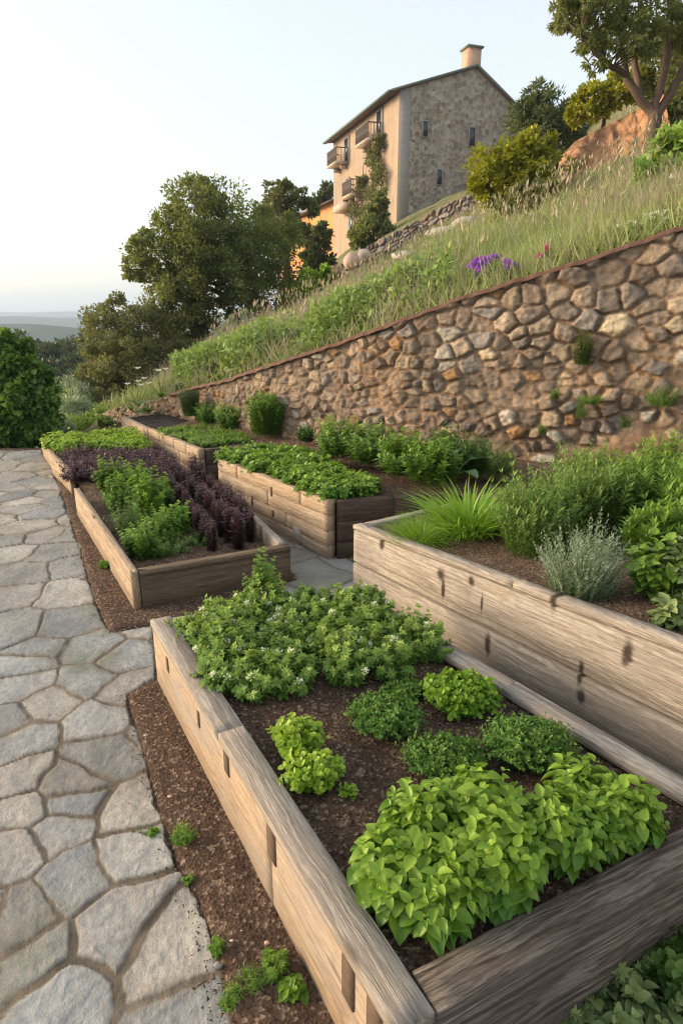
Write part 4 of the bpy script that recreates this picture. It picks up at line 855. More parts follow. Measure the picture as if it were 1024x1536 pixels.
# lettuce in C, seedlings in D
r5 = random.Random(3)
def fill(poly, n, md, tries=4000):
    P_ = []; xs = [p[0] for p in poly]; ys_ = [p[1] for p in poly]
    for _ in range(tries):
        x = r5.uniform(min(xs), max(xs)); y = r5.uniform(min(ys_), max(ys_))
        if inpoly(np.array([x]), np.array([y]), poly)[0] and all((x - a) ** 2 + (y - b) ** 2 > md * md for a, b in P_): P_.append((x, y))
        if len(P_) >= n: break
    return P_
def bedfill(name, label, cat, group, poly, n, md, z, protos_, scr=(.85, 1.15)):
    P_ = fill(poly, n, md)
    for i, (x, y) in enumerate(P_):
        p = protos_[i % len(protos_)]
        if i < len(protos_): p.location = (x, y, z)
        else: dup(p, (x, y, z), r5.uniform(0, 6.28), r5.uniform(*scr))
CP_ = [gp(x, y, .41) for x, y in [(338, 690), (410, 682), (460, 690), (560, 745), (500, 751)]]
pr_ = [plant('lettuce', 'bright green lettuce head in the middle block bed', 'lettuce', (0, 0, 0), m_, seed=190 + i, n=26, rx=.10, ry=.10, h=.11, nodes=4, per=3, leaf=OV2, size=.055, t0=.3, droop=.1, dome=.5, group='lettuces in the middle block bed', smooth=True, tb=.1 * i) for i, m_ in enumerate(['herb', 'basil', 'herb'])]
bedfill('', '', '', '', CP_, 60, .105, .405, pr_)
DP = [gp(x, y, .32) for x, y in [(240, 648), (345, 645), (372, 668), (302, 672)]]
pr_ = [plant('seedling', 'low green seedling in the far block bed', 'seedling', (0, 0, 0), m_, seed=195 + i, n=40, rx=.11, ry=.11, h=.075, nodes=4, per=3, leaf=KITE, size=.034, t0=.3, dome=.6, group='seedlings in the far block bed') for i, m_ in enumerate(['herb', 'rose'])]
bedfill('', '', '', '', DP, 70, .12, .315, pr_)
plant('weed', 'small green tuft on the dark soil of the farthest bed', 'weed', gp3(215, 619, .32), 'rose', seed=199, n=30, rx=.16, ry=.1, h=.08, nodes=4, per=3, leaf=KITE, size=.04)
# F: yellow lettuce, purple basil; G: herbs, purple rows
YP = [gp(x, y, .16) for x, y in [(82, 682), (78, 668), (200, 664), (215, 682)]]
pr_ = [plant('yellow_lettuce', 'yellow green leafy plant in the low bed at the far end of the path', 'lettuce', (0, 0, 0), 'gold', seed=200 + i, n=50, rx=.14, ry=.14, h=.17, nodes=5, per=3, leaf=OV2, size=.05, t0=.3, dome=.6, smooth=True, group='yellow lettuces in the low bed') for i in range(2)]
bedfill('', '', '', '', YP, 60, .15, .15, pr_)
PP = [gp(x, y, .15) for x, y in [(108, 722), (104, 700), (95, 690), (215, 690), (265, 712), (245, 722), (300, 742), (235, 740), (215, 728)]]
pr_ = [plant('purple_basil', 'dark purple basil plant in the broad patch behind the green herbs', 'basil', (0, 0, 0), 'purple', 'purplestem', seed=210 + i, n=34, rx=.11, ry=.11, h=.14, nodes=6, per=3, leaf=KITE, size=.034, t0=.25, dome=.6, hj=.35, group='purple basil in the broad patch') for i in range(3)]
bedfill('', '', '', '', PP, 70, .115, .14, pr_)
pr_ = [plant('purple_basil', 'upright dark purple basil plant in the row along the right rim of the low bed', 'basil', (0, 0, 0), 'purple', 'purplestem', seed=220 + i, n=22, rx=.052, ry=.052, h=.27, nodes=13, per=4, leaf=KITE, size=.032, t0=.08, dome=.75, hj=.12, base_r=.5, droop=.2, group='purple basil row along the rim') for i in range(3)]
rows = []
for (xa, ya, xb, yb, n_) in [(355, 822, 262, 728, 11), (318, 826, 240, 735, 9), (375, 812, 290, 722, 10)]:
    for k in range(n_): t = k / (n_ - 1); rows.append(gp(xa + (xb - xa) * t + r5.uniform(-3, 3), ya + (yb - ya) * t, .13))
for i, (x, y) in enumerate(rows):
    if i < 3: pr_[i].location = (x, y, .12)
    else: dup(pr_[i % 3], (x, y, .12), r5.uniform(0, 6), r5.uniform(.8, 1.05))
for i, (px, py, rx, h, mt, lf, sz, lb) in enumerate([
    (190, 800, .17, .22, 'rose', NARROW, .03, 'wispy green herb by the tan side board'), (215, 835, .14, .17, 'herb', LOBE, .035, 'feathery green herb in the near corner of the low bed'), (185, 765, .16, .24, 'herb', LOBE, .04, 'green leafy herb half way along the tan side board'),
    (225, 775, .17, .30, 'box', LOBE5, .04, 'tallest bright green herb in the middle of the low bed'), (170, 735, .17, .22, 'herb', LOBE, .04, 'green herb at the far end of the tan side board'), (205, 740, .17, .24, 'box', LOBE, .04, 'bright green herb in front of the purple patch'),
    (250, 760, .14, .2, 'herb', LOBE, .035, 'green herb between the bright herb and the purple row'), (262, 800, .12, .16, 'box', OV2, .05, 'broad leaved bright seedling beside the bare soil'), (255, 830, .15, .10, 'rose', NARROW, .025, 'low grey green herb on the soil near the olive end board'), (300, 815, .13, .07, 'rose', NARROW, .022, 'sparse low herb at the foot of the purple row'), (240, 815, .14, .2, 'herb', LOBE, .035, 'green herb behind the olive end board')]):
    plant('bed_herb', lb, 'herb', gp3(px, py, .13), mt, seed=230 + i, n=52, rx=rx, ry=rx, h=h * 1.05, nodes=10, per=3, leaf=lf, size=sz, t0=.15, dome=.5, hj=.4, upl=.5, flowers=(4, .01, 'white', 8) if i == 1 else None)
# growing in the wall
def onwall(x, y, o=.08):
    r = ray(x, y); u = r[0] / r[1]; k = np.argmin(abs(wu - u)); p = wd_[k] + wnrm[k] * o; return (p[0], p[1], EYE + r[2] / r[1] * p[1])
for i, (px, py, rx, h, mt, n, lb) in enumerate([(870, 545, .09, .22, 'olive', 90, 'bushy olive green plant growing out of the wall face'), (990, 608, .16, .13, 'herb', 60, 'green tuft on the earth bank at the right edge'), (885, 605, .12, .06, 'herb', 40, 'low green tuft along the top of the earth bank'),
        (838, 597, .06, .07, 'rose', 26, 'small wispy tuft on the wall left of the low one'), (868, 625, .07, .10, 'rose', 22, 'thin trailing tuft hanging on the earth bank'), (815, 650, .06, .08, 'rose', 20, 'small tuft beside the white stone in the wall'), (935, 640, .07, .08, 'deep', 18, 'dark wisp of weed on the earth bank')]):
    if i == 0: MT['olive2'] = leaf_mat('wall_plant_leaf', (0.090, 0.120, 0.030), (0.240, 0.270, 0.070), .25)
    plant('wall_plant', lb, 'plant', onwall(px, py, .16 if i else .09), 'olive2' if i == 0 else mt, seed=250 + i, n=n, rx=rx, ry=rx * .8, h=h, nodes=8, per=3, leaf=KITE if i == 0 else NARROW, size=.026, t0=.1, dome=.5, hj=.35)

# ------------------------------------------------------------------ grass and flowers of the slope
def slope_pt(x, y, Y):      # photo column x (at row y) and depth Y, stood on the hillside
    u = uv(x, y)[0]; return np.array([u * Y, Y, float(tz_at(u * Y, Y))])
def on_hill(u, Y): return np.stack([u * Y, Y, EYE + tv(u, Y) * Y], 1)
BL = tmpl_blade(.016, .45, 3)
def grass(name, mat, label, n, region, h0, h1, w_=1., seed=0, clump=.5, lean=.3, tint=(.5, .22)):
    """region(u, logY) -> probability; blades get longer and wider with distance so that they stay grass-sized clumps"""
    r = np.random.default_rng(seed); N = n * 4; u = r.uniform(-.42, .62, N); Y = np.exp(r.uniform(0, 1, N) * np.log(5.5)) * (wallY(u) + .16)
    p = region(u, Y); cl = np.clip(.5 + 1.6 * fbm(u * Y * 1.3, Y * .9, seed + 2, 3), 0, 1); k = (r.random(N) < p * (1 - clump + clump * cl)) & (Y > wallY(u) + .15)
    u, Y, cl = u[k][:n], Y[k][:n], cl[k][:n]; P_ = on_hill(u, Y); m_ = len(P_)
    d = norm(r.normal(size=(m_, 3)) * lean * np.array([1, 1, .2]) + np.array([-.10, 0, 1.])); sc = (h0 + (h1 - h0) * r.random(m_)) * (.6 + .6 * cl)
    s3 = np.stack([sc * w_ * np.clip(Y / 7, .7, 5) ** .8 / np.clip(sc / .4, .4, 3), sc, sc], 1)
    g = G(); g.inst(BL, P_ - np.array([0, 0, .02]), frames(d, norm(r.normal(size=(m_, 3)) + np.array([0, -.8, 0]))), s3, np.clip(r.normal(tint[0], tint[1], m_) + .5 * (cl - .5) + .5 * fbm(u * Y * .5, Y * .5, 71, 3), 0, 1))
    return tag(g.build(name, mat), label, kind='stuff')
MT['grass2'] = leaf_mat('fresh_grass', (.17, .21, .065), (.37, .42, .16), .22, .8)
MT['broad'] = leaf_mat('broad_weed_leaf', (.15, .24, .06), (.34, .44, .13), .3, .6)
dW = lambda u, Y: Y - wallY(u)
grass('slope_grass', MT['grass2'], 'fresh green grass all over the slope above the wall', 80000, lambda u, Y: np.clip(.25 + (Y - wallY(u)) / .9, 0, 1) * np.where(u < -.12, np.exp(-(Y - wallY(u)) / 9), 1.) * .9, .10, .32, seed=1, clump=.75, lean=.5)
grass('tall_grass', MT['grass2'], 'taller pale green grass higher on the slope', 30000, lambda u, Y: np.clip((u - .02) * 8, 0, 1) * np.exp(-((dW(u, Y) - 3.0) / 1.8) ** 2), .35, .70, .7, seed=2, clump=.85, lean=.25)
grass('dry_grass', MT['hay'], 'dry seeding grass along the brow of the slope', 46000, lambda u, Y: np.clip(.16 + np.exp(-((dW(u, Y) - 8.5) / 3.5) ** 2) * .8 * (u < .12) + .25 * np.exp(-((dW(u, Y) - 1.5) / 1.5) ** 2) * (u > .05), 0, 1), .18, .55, .55, seed=3, clump=.8, lean=.4)
# seed heads
r = np.random.default_rng(9); N = 1500; u = r.uniform(-.2, .45, N); Y = wallY(u) + .3 + np.abs(r.normal(4, 3, N)); P_ = on_hill(u, Y) + np.array([0, 0, 1.]) * r.uniform(.35, .75, N)[:, None]
g = G(); d = norm(r.normal(size=(N, 3)) * .3 + np.array([0, 0, 1.])); g.inst(NARROW, P_, frames(d, rdir(N, r)), .05 + .05 * r.random(N) * np.clip(Y / 8, 1, 2), r.random(N)); tag(g.build('grass_seed_heads', MT['hay']), 'feathery seed heads of the slope grass', kind='stuff')
# broad leafy undergrowth just above the wall, left half
r = np.random.default_rng(10); N = 26000; u = r.uniform(-.26, .16, N); Y = wallY(u) + .3 + r.gamma(2., .9, N) * np.clip(1.1 - abs(u + .02) * 2, .3, 1.4); cl = fbm(u * Y * 1.6, Y * 1.6, 60, 3)
k = cl > -.05; u, Y, cl = u[k], Y[k], cl[k]; N = len(u); P_ = on_hill(u, Y) + np.array([0, 0, 1.]) * (r.random(N) * np.clip(cl * 1.2 + .18, .05, .5))[:, None]
d = norm(r.normal(size=(N, 3)) + np.array([0, -.2, .4])); g = G(); g.inst(KITE, P_, frames(d, norm(r.normal(size=(N, 3)) * .5 + np.array([0, -.3, 1.]))), .05 + .06 * r.random(N), np.clip(r.normal(.5, .25, N), 0, 1)); tag(g.build('undergrowth', MT['broad']), 'leafy green undergrowth above the wall', kind='stuff')

# ------------------------------------------------------------------ trees and shrubs
def blob(g, c, rad, n_clump, n_leaf, leaf, size, r, fill_=.45, crad=.28, up=.2, tint0=.5, squash=.85):
    rad = np.array(rad if hasattr(rad, '__len__') else (rad, rad, rad * squash), float)
    d = rdir(n_clump, r); rr_ = (fill_ + (1 - fill_) * r.random(n_clump) ** .5) * (1 + .12 * r.normal(size=n_clump)); cc = c + d * rad * rr_[:, None]
    cr = crad * rad.mean() * r.uniform(.6, 1.3, n_clump); n_ = n_clump * n_leaf
    q = rdir(n_, r) * (r.random(n_) ** .45)[:, None]; P_ = np.repeat(cc, n_leaf, 0) + q * np.repeat(cr, n_leaf)[:, None] * np.array([1, 1, .75])
    dd = norm(q + np.repeat(d, n_leaf, 0) * .5 + r.normal(size=(n_, 3)) * .6 + np.array([0, 0, up])); nn = norm(r.normal(size=(n_, 3)) * .7 + np.array([0, 0, .8]))
    ti = np.clip(tint0 + np.repeat(r.normal(size=n_clump) * .2, n_leaf) + r.normal(size=n_) * .15, 0, 1)
    g.inst(leaf, P_, frames(dd, nn), size * r.uniform(.6, 1.3, n_), ti); return cc
def limb(S_, a, b, ra, rb_, r, bend=.12, n=6, k=7):
    a = np.array(a, float); b = np.array(b, float); t = np.linspace(0, 1, n)[:, None]; L_ = np.linalg.norm(b - a); w1 = r.normal(size=3) * bend * L_ * .5; w2 = r.normal(size=3) * bend * L_ * .3
    p = a + (b - a) * t + w1 * np.sin(t * math.pi) + w2 * np.sin(t * 2 * math.pi); S_.tube(p, np.linspace(ra, rb_, n), k); return p
def tree(name, label, cat, base, lobes, mat, bark, leaf=KITE, size=.12, n_leaf=70, trunk=None, tr=.15, seed=0, group=None, crad=.28, fill_=.45, up=.1, twig=3):
    """lobes: (centre, radius, clumps); trunk: list of world points the main stem passes through"""
    r = np.random.default_rng(seed); base = np.array(base, float); root = thing(name, label, cat, base, 0, group); g = G(); S_ = G()
    top = np.array(trunk[-1]) - base if trunk else np.mean([l[0] for l in lobes], 0) * .55 + base * .45 - base
    pts = [np.array([0, 0, -.3])] + [np.array(p) - base for p in (trunk or [])]; 
    if not trunk: pts.append(top)
    ppts = resample(pts, max(6, 3 * len(pts))); S_.tube(ppts, np.linspace(tr * 1.25, tr * .7, len(ppts)), 9)
    for c, rad, n in lobes:
        c = np.array(c) - base; cc = blob(g, c, rad, n, n_leaf, leaf, size, r, fill_, crad, up); i0 = int(np.argmin(np.linalg.norm(ppts - c, axis=1))); st = ppts[i0]
        mid = limb(S_, st, st + (c - st) * .85, tr * .5, tr * .22, r)
        for j in range(min(twig, len(cc))): limb(S_, mid[r.integers(2, 6)], cc[j * (len(cc) // max(1, twig)) % len(cc)], tr * .16, tr * .05, r, .1, 5, 4)
    g.build('crown', MT[mat], root); S_.build('trunk', MT[bark], root); return root
def L_(x, y, Y, rp, n, rz=.85, ry=1.): # lobe from the photo: centre pixel, depth, radius in pixels
    c = vp(x, y, Y); rr_ = rp * np.linalg.norm(c - np.array([0, 0, EYE])) / FPX * .93; return (c, (rr_, rr_ * ry, rr_ * rz), n)
# the big oak-like tree, its trunk leaning left at the foot of the slope
tree('oak_tree', 'large dark spreading tree with a leaning trunk below the stone cottage', 'tree', vp(318, 516, 19), [L_(300, 330, 19, 62, 60), L_(250, 395, 19, 58, 46), L_(225, 375, 18.6, 30, 16), L_(345, 350, 20, 62, 60), L_(300, 300, 19.5, 34, 24), L_(385, 390, 20, 62, 60), L_(330, 430, 19, 62, 60), L_(270, 460, 18.5, 50, 46), L_(410, 350, 21, 42, 34), L_(400, 430, 20.5, 46, 40), L_(255, 330, 19, 26, 14), L_(210, 400, 18.5, 24, 12), L_(310, 385, 18.5, 55, 40), L_(290, 505, 19, 34, 24), L_(255, 480, 18.3, 34, 28), L_(365, 455, 19.5, 40, 30), L_(280, 420, 18.5, 50, 40)],
     'oak', 'bark', trunk=[vp(316, 514, 19), vp(300, 495, 19), vp(285, 478, 19), vp(300, 420, 19)], tr=.17, seed=1, size=.10, n_leaf=110, crad=.27, fill_=.45)
tree('olive_tree', 'smaller brownish olive tree lower left of the large dark tree', 'tree', vp(185, 612, 17), [L_(165, 500, 17, 44, 40), L_(195, 545, 16.5, 48, 46), L_(150, 560, 17, 36, 34), L_(225, 580, 16.5, 36, 30), L_(215, 500, 17.5, 42, 34), L_(180, 470, 17.5, 28, 16), L_(250, 540, 17, 40, 36), L_(165, 590, 16.5, 30, 24)],
     'brownoak', 'bark', tr=.12, seed=2, size=.09, n_leaf=120, crad=.34)
tree('poplar_tree', 'light airy tree top showing above the large dark tree beside the annex', 'tree', vp(430, 420, 30), [L_(425, 300, 30, 26, 20), L_(450, 310, 30, 20, 12), L_(410, 330, 30, 26, 20), L_(440, 345, 30, 26, 24), L_(432, 285, 30, 16, 8)], 'creeper', 'bark', tr=.14, seed=3, size=.22, n_leaf=50, crad=.3)
tree('far_tree', 'small tree peeping over the annex roof beside the cottage corner', 'tree', vp(490, 340, 75), [L_(490, 287, 75, 11, 14), L_(478, 298, 75, 10, 10)], 'conifer', 'bark', tr=.2, seed=4, size=.6, n_leaf=30)
tree('cypress_tree', 'dark cypress in front of the orange annex wall', 'tree', vp(480, 410, 34), [L_(480, 375, 34, 24, 34, 1.1), L_(484, 352, 34, 14, 14, 1.3), L_(465, 390, 34, 18, 20)], 'conifer', 'bark', tr=.12, seed=5, size=.22, n_leaf=60)
tree('cypress_tree', 'broad green conifer against the corner of the stone cottage', 'tree', vp(560, 372, 40), [L_(558, 350, 40, 26, 40, .9), L_(568, 322, 40, 17, 24, 1.3), L_(572, 300, 40, 9, 10, 1.5), L_(540, 362, 40, 18, 20)], 'oak', 'bark', tr=.12, seed=6, size=.24, n_leaf=60)
# hedge and shrubs up the slope
def shrub(name, label, base, lobes, mat, size, n_leaf=60, leaf=KITE, seed=0, cat='shrub', group=None, crad=.3, tr=.04): return tree(name, label, cat, base, lobes, mat, 'bark', leaf=leaf, size=size, n_leaf=n_leaf, seed=seed, crad=crad, tr=tr, group=group, fill_=.35, twig=2)
shrub('yellow_shrub', 'big yellow green shrub on the slope right of the stone cottage', slope_pt(780, 290, 15), [L_(745, 255, 15, 36, 36), L_(790, 240, 15, 40, 40), L_(820, 265, 15, 30, 26), L_(765, 290, 15, 36, 34), L_(800, 222, 15, 22, 14), L_(725, 285, 15, 20, 14)], 'yellowbush', .12, seed=11)
shrub('shrub', 'grey brown wiry shrub in front of the yellow green one', slope_pt(790, 310, 13), [L_(775, 300, 13, 26, 18), L_(810, 290, 13, 24, 16)], 'creeper', .08, n_leaf=40, seed=12)
shrub('dark_conifer', 'dark feathery conifer behind the yellow shrub, left of the earth bank', slope_pt(800, 230, 24), [L_(790, 190, 24, 34, 34), L_(825, 175, 24, 36, 36), L_(810, 150, 24, 18, 12, 1.4), L_(850, 180, 24, 26, 22), L_(840, 215, 24, 34, 30), L_(790, 160, 24, 12, 7, 1.5)], 'conifer', .2, n_leaf=70, leaf=NARROW, seed=13)
shrub('hedge_shrub', 'yellowish hedge bush on top of the orange earth bank', vp(905, 180, 19.5), [L_(893, 152, 19.5, 26, 30), L_(925, 138, 19.5, 24, 26), L_(958, 122, 20, 24, 24), L_(872, 165, 19.5, 18, 14)], 'yellowbush', .13, seed=14, tr=.05)
shrub('large_shrub', 'olive bush above the bank behind the right hand tree', vp(1010, 150, 19), [L_(1000, 100, 19, 46, 44), L_(1050, 80, 19, 55, 44), L_(1040, 140, 18, 40, 34)], 'olive', .15, seed=15, tr=.08)
shrub('leafy_shrub', 'large leaved green shrub at the right edge of the slope', slope_pt(1015, 270, 8.2), [L_(1010, 240, 8.2, 34, 24), L_(1045, 225, 8.4, 40, 24), L_(985, 262, 8.2, 18, 10), L_(1020, 212, 8.3, 20, 10)], 'mint', .13, n_leaf=26, leaf=OV2, seed=16)
shrub('shrub', 'low bright green shrub at the brow of the slope left of the boulders', slope_pt(450, 440, 24), [L_(435, 437, 24, 18, 16), L_(460, 425, 24, 22, 20), L_(482, 415, 24, 16, 12)], 'box', .16, seed=17)
shrub('shrub', 'upright green shrub half way up the slope above the wall', slope_pt(655, 420, 14), [L_(655, 400, 14, 16, 14, 1.4), L_(648, 420, 14, 14, 10)], 'herb', .1, seed=18)
shrub('shrub', 'grey green shrub between the large tree trunk and the dry grass', slope_pt(345, 510, 17), [L_(345, 492, 17, 18, 14), L_(372, 480, 17, 16, 12), L_(325, 500, 17, 14, 9)], 'silver', .09, seed=19)
shrub('small_conifer', 'small dark round conifer standing on the brow just above the wall', slope_pt(323, 568, 8.6), [L_(322, 558, 8.6, 10, 20, 1.3)], 'conifer', .045, leaf=NARROW, seed=20, tr=.01)
shrub('grey_shrub', 'low grey green cushion plant on top of the wall left of the small conifer', slope_pt(275, 585, 9), [L_(270, 580, 9, 8, 10), L_(284, 578, 9, 7, 8)], 'silver', .04, seed=21, tr=.01)
shrub('small_shrub', 'small bright green cushion on the wall top right of the purple flowers', slope_pt(856, 390, 6.1), [L_(856, 383, 6.1, 13, 22)], 'box', .03, n_leaf=50, seed=22, tr=.008)
shrub('big_bush', 'large glossy dark green bush at the left edge beyond the path', (-5.0, 9.0, -.3), [L_(20, 600, 9., 52, 60), L_(30, 555, 9.1, 34, 34), L_(-30, 580, 9.2, 60, 50), L_(50, 630, 8.8, 30, 34), L_(5, 650, 8.8, 40, 40), L_(40, 585, 8.9, 32, 30), L_(-40, 645, 9, 50, 34), L_(62, 565, 9, 16, 10), L_(30, 528, 9.1, 16, 10), L_(68, 605, 8.9, 16, 10), L_(-5, 520, 9.2, 26, 14), L_(58, 655, 8.7, 18, 12)], 'herb', .085, n_leaf=60, leaf=OV2, seed=23, tr=.05)
MT['darkbush'] = leaf_mat('glossy_bush_leaf', (.05, .12, .02), (.17, .29, .055), .3, .4)
for o_ in [o for o in C.objects if o.get('label', '').startswith('large glossy dark')][0].children:
    if o_.name.startswith('crown'): o_.data.materials[0] = MT['darkbush']
for i, (x, y, Y, rp, m_, lb) in enumerate([(90, 655, 9.6, 24, 'silver', 'pale grey green bush beyond the end of the path'), (135, 640, 10.2, 26, 'rose', 'soft green bush behind the yellow lettuce'), (170, 625, 11.5, 24, 'rose', 'soft green bush in front of the brownish olive tree'), (105, 618, 12.5, 30, 'silver', 'grey green bush lower left of the brownish olive tree'),
      (150, 668, 9.2, 20, 'silver', 'low grey bush at the end of the low wall'), (200, 662, 9.0, 14, 'rose', 'small grey green bush between the farthest bed and the lettuce'), (75, 600, 14, 34, 'rose', 'dull green bush just right of the glossy bush'), (110, 590, 16, 30, 'silver', 'grey bush below the wooded valley')]):
    c = vp(x, y, Y); shrub('scrub_bush', lb, (c[0], c[1], c[2] - .5), [L_(x, y, Y, rp, 34), L_(x + rp * .7, y + 6, Y, rp * .7, 20)], m_, .07 + .003 * Y, n_leaf=46, leaf=NARROW, seed=30 + i, tr=.02)
# the wooded valley: separate round trees
r6 = random.Random(21); vps = []
for i in range(3):
    b_ = np.array([0, 0, 0.]); rr_ = np.random.default_rng(60 + i)
    lobes = [(np.array([rr_.uniform(-1.8, 1.8), rr_.uniform(-1.8, 1.8), 4 + rr_.uniform(-1.2, 1.8)]), rr_.uniform(1.4, 2.2), 34) for _ in range(6)]
    vps.append(tree('valley_tree', 'rounded dark tree of the wooded valley at the left', 'tree', b_, lobes, 'wood_oak', 'bark', size=.42, n_leaf=44, tr=.2, seed=60 + i, group='trees of the wooded valley', twig=1))
k = 0
for Y, n_ in [(34, 5), (44, 7), (56, 9), (72, 11), (92, 13)]:
    for j in range(n_):
        x = -60 + (290 + 60) * (j + r6.uniform(.1, .9)) / n_; ytop = {34: 575, 44: 552, 56: 532, 72: 514, 92: 500}[Y] + r6.uniform(-6, 10); u = uv(x, ytop)[0]; YY_ = Y * r6.uniform(.93, 1.07); t_ = vp(x, ytop, YY_); sc = r6.uniform(.9, 1.25) * (.8 + Y / 150); z = t_[2] - 7.9 * sc
        if k < 3: vps[k].location = (t_[0], YY_, z); vps[k].scale = (sc,) * 3
        else: dup(vps[k % 3], (t_[0], YY_, z), r6.uniform(0, 6.28), sc)
        k += 1
# right hand tree: forked trunk, drooping leaves
tb_ = slope_pt(978, 228, 11.5); T_ = lambda x, y, Y=11.5: vp(x, y, Y)
root = thing('carob_tree', 'tall forked tree with drooping leafy crown at the upper right', 'tree', tb_); g = G(); S_ = G(); r = np.random.default_rng(77)
SP_ = []
def stemline(pts, ra, rb_): p = resample([np.array(q) - tb_ for q in pts], 14); p[1:-1] += r.normal(size=(12, 3)) * .012; SP_.append(p); S_.tube(p, np.linspace(ra, rb_, 14), 9)
stemline([tb_ - np.array([0, 0, .3]), T_(978, 205), T_(982, 165)], .13, .10)
stemline([T_(981, 172), T_(955, 140), T_(938, 112), T_(930, 60), T_(905, 5)], .075, .03)
stemline([T_(938, 112), T_(900, 90, 11), T_(870, 50, 10.8)], .05, .02); stemline([T_(981, 172), T_(992, 120), T_(1003, 70), T_(1005, 0), T_(1000, -60)], .065, .04)
stemline([T_(985, 172), T_(1010, 130), T_(1035, 80), T_(1070, 20)], .075, .04); stemline([T_(960, 145), T_(950, 80, 12), T_(960, 10, 12), T_(970, -60, 12)], .06, .03)
for x, y, Y, rp, n_ in [(850, 20, 11, 26, 26), (880, 45, 11, 26, 24), (905, 15, 11.3, 40, 46), (940, 50, 11, 34, 34), (970, 10, 11.5, 44, 46), (930, -30, 11.5, 55, 50), (1010, 30, 11.5, 40, 34), (1035, 100, 12, 34, 26), (1050, 40, 11.5, 45, 34), (1020, -40, 11.5, 60, 44), (860, -20, 11.2, 40, 34), (895, 85, 11, 20, 14), (965, 60, 11, 22, 14), (1000, 75, 12.2, 26, 14)]:
    c, rad, n_ = L_(x, y, Y, rp, n_, .8); cc = blob(g, c - tb_, rad, int(n_ * .8), 46, tmpl_kite(.2, .04), .085, r, .3, .24, -.35)
    for q in cc[::5]:
        al = np.concatenate([k_[4:] for k_ in SP_]); st_ = al[np.argmin(np.linalg.norm(al - q, axis=1))]; limb(S_, st_, q, .018, .005, r, .12, 6, 4)
g.build('crown', MT['olive'], root); S_.build('trunk', MT['bark2'], root)
# orange earth bank below the hedge
n = NT('orange_earth'); tc = n.n('TexCoord').outputs['Object']; a = n.noise(tc, 2.2, 8, .65, .4); b = n.noise(n.n('Mapping', Vector=tc, Scale=(1, 1, .25)).outputs[0], 4., 5, .6)
MT['orange'] = n.done(n.mix(n.ramp(b, [(.4, 0.), (.65, 1.)]), n.mix(a, (.34, .17, .08), (.52, .30, .16)), (.20, .11, .06)), .95, n.bump(n.math('ADD', a, b), 1., .12), .1)
cols = np.linspace(0, 1, 60); rows_ = np.linspace(0, 1, 26); P_ = np.zeros((26, 60, 3))
for j, t in enumerate(cols):
    xb = 838 + (995 - 838) * t; yb = np.interp(t, [0, .3, .6, 1], [285, 278, 270, 262]); yt = np.interp(t, [0, .15, .35, .7, 1], [238, 212, 196, 168, 140]); Yb = 17.0 + 1. * math.sin(t * 3)
    A_, B_ = vp(xb, yb, Yb - .5), vp(xb, yt, Yb + 1.0)
    for i, q in enumerate(rows_): P_[i, j] = A_ + (B_ - A_) * q + np.array([0, -1, 0]) * (fbm(np.array(t * 9.), np.array(q * 3.), 3, 4) * .35 + .25 * math.sin(q * 3.1))
bk_ = P_[-1] + np.array([.3, 2.5, -.2]); g = G(); g.grid(np.concatenate([P_, bk_[None]])); tag(g.build('earth_bank', MT['orange'], smooth=True), 'bare orange earth bank cut into the slope below the hedge', 'bank', kind='structure')
# boulders, dry stone bank, slabs
c = vp(527, 391, 29); pebble('boulder', 'larger of two pale pink round boulders at the brow of the slope', c, .36, plain('pale_pink_boulder', (.62, .44, .34), .9, .2, 6.), .95, 'boulder', 3, ay=.9)
c = vp(546, 383, 29.5); pebble('boulder', 'smaller pale round boulder behind the pink one', c, .28, plain('pale_boulder', (.60, .48, .40), .9, .2, 6.), 1., 'boulder', 5, ay=.9)
c = vp(502, 409, 28.5); pebble('boulder', 'rough reddish rock left of the pale boulders', c, .30, plain('reddish_rock', (.33, .20, .14), .95, .5, 6., .1, .8), .9, 'boulder', 7)
for i, (x, y, Y, rr_, sq) in enumerate([(672, 348, 26, .60, .3), (615, 384, 26, .55, .25), (700, 334, 25, .38, .4)]):
    c = vp(x, y, Y); pebble('rock_slab', ['large pale flat slab lying on the brow below the dry stone bank', 'lower pale slab in the grass left of the large one', 'small pale slab at the upper end of the bank'][i], c, rr_ * 1.4, MT['concrete'], sq, 'rock', 11 + i, -.5)
nB = 300; NH = 44; t = np.linspace(0, 1, nB); px = 500 + 245 * t; pt = np.interp(t, [0, .25, .5, .8, 1], [404, 366, 334, 294, 284]); pb = np.interp(t, [0, .25, .5, .8, 1], [440, 402, 366, 338, 330]); P_ = np.zeros((NH, nB, 3))
for j in range(nB):
    A_ = vp(px[j], pb[j], 29.5 - 1 * t[j]); B_ = vp(px[j], pt[j], 31.8 - 1 * t[j]); A_[2] -= .5
    P_[:, j] = A_ + (B_ - A_) * np.linspace(0, 1, NH)[:, None]
X_, Z_ = np.broadcast_to(t[None] * 8.5, (NH, nB)), np.broadcast_to(np.linspace(0, 2., NH)[:, None], (NH, nB)); rq = np.random.default_rng(5); SB = rq.random((260, 2)) * np.array([8.5, 2.]); cb = rq.random((260, 2)); bx2, by2 = warp(X_, Z_, 3, 2.2, .10); ib, eb = voro(bx2, by2, SB, 1.6)
pb2 = np.clip(eb / .07, 0, 1) ** .6; dz = pb2 * (.14 + .16 * cb[ib, 0]) + fbm(X_ * 5, Z_ * 5, 9, 4) * .07; P_[..., 1] -= dz; P_[-6:, :, 2] += (dz[-6:] - .1) * .5
colb = np.where(cb[ib, 1][..., None] < .6, np.array([.25, .20, .155]), np.where(cb[ib, 1][..., None] < .88, np.array([.33, .28, .23]), np.array([.29, .19, .12]))) * (.75 + .5 * cb[ib, 0])[..., None] * (.45 + .55 * pb2)[..., None]
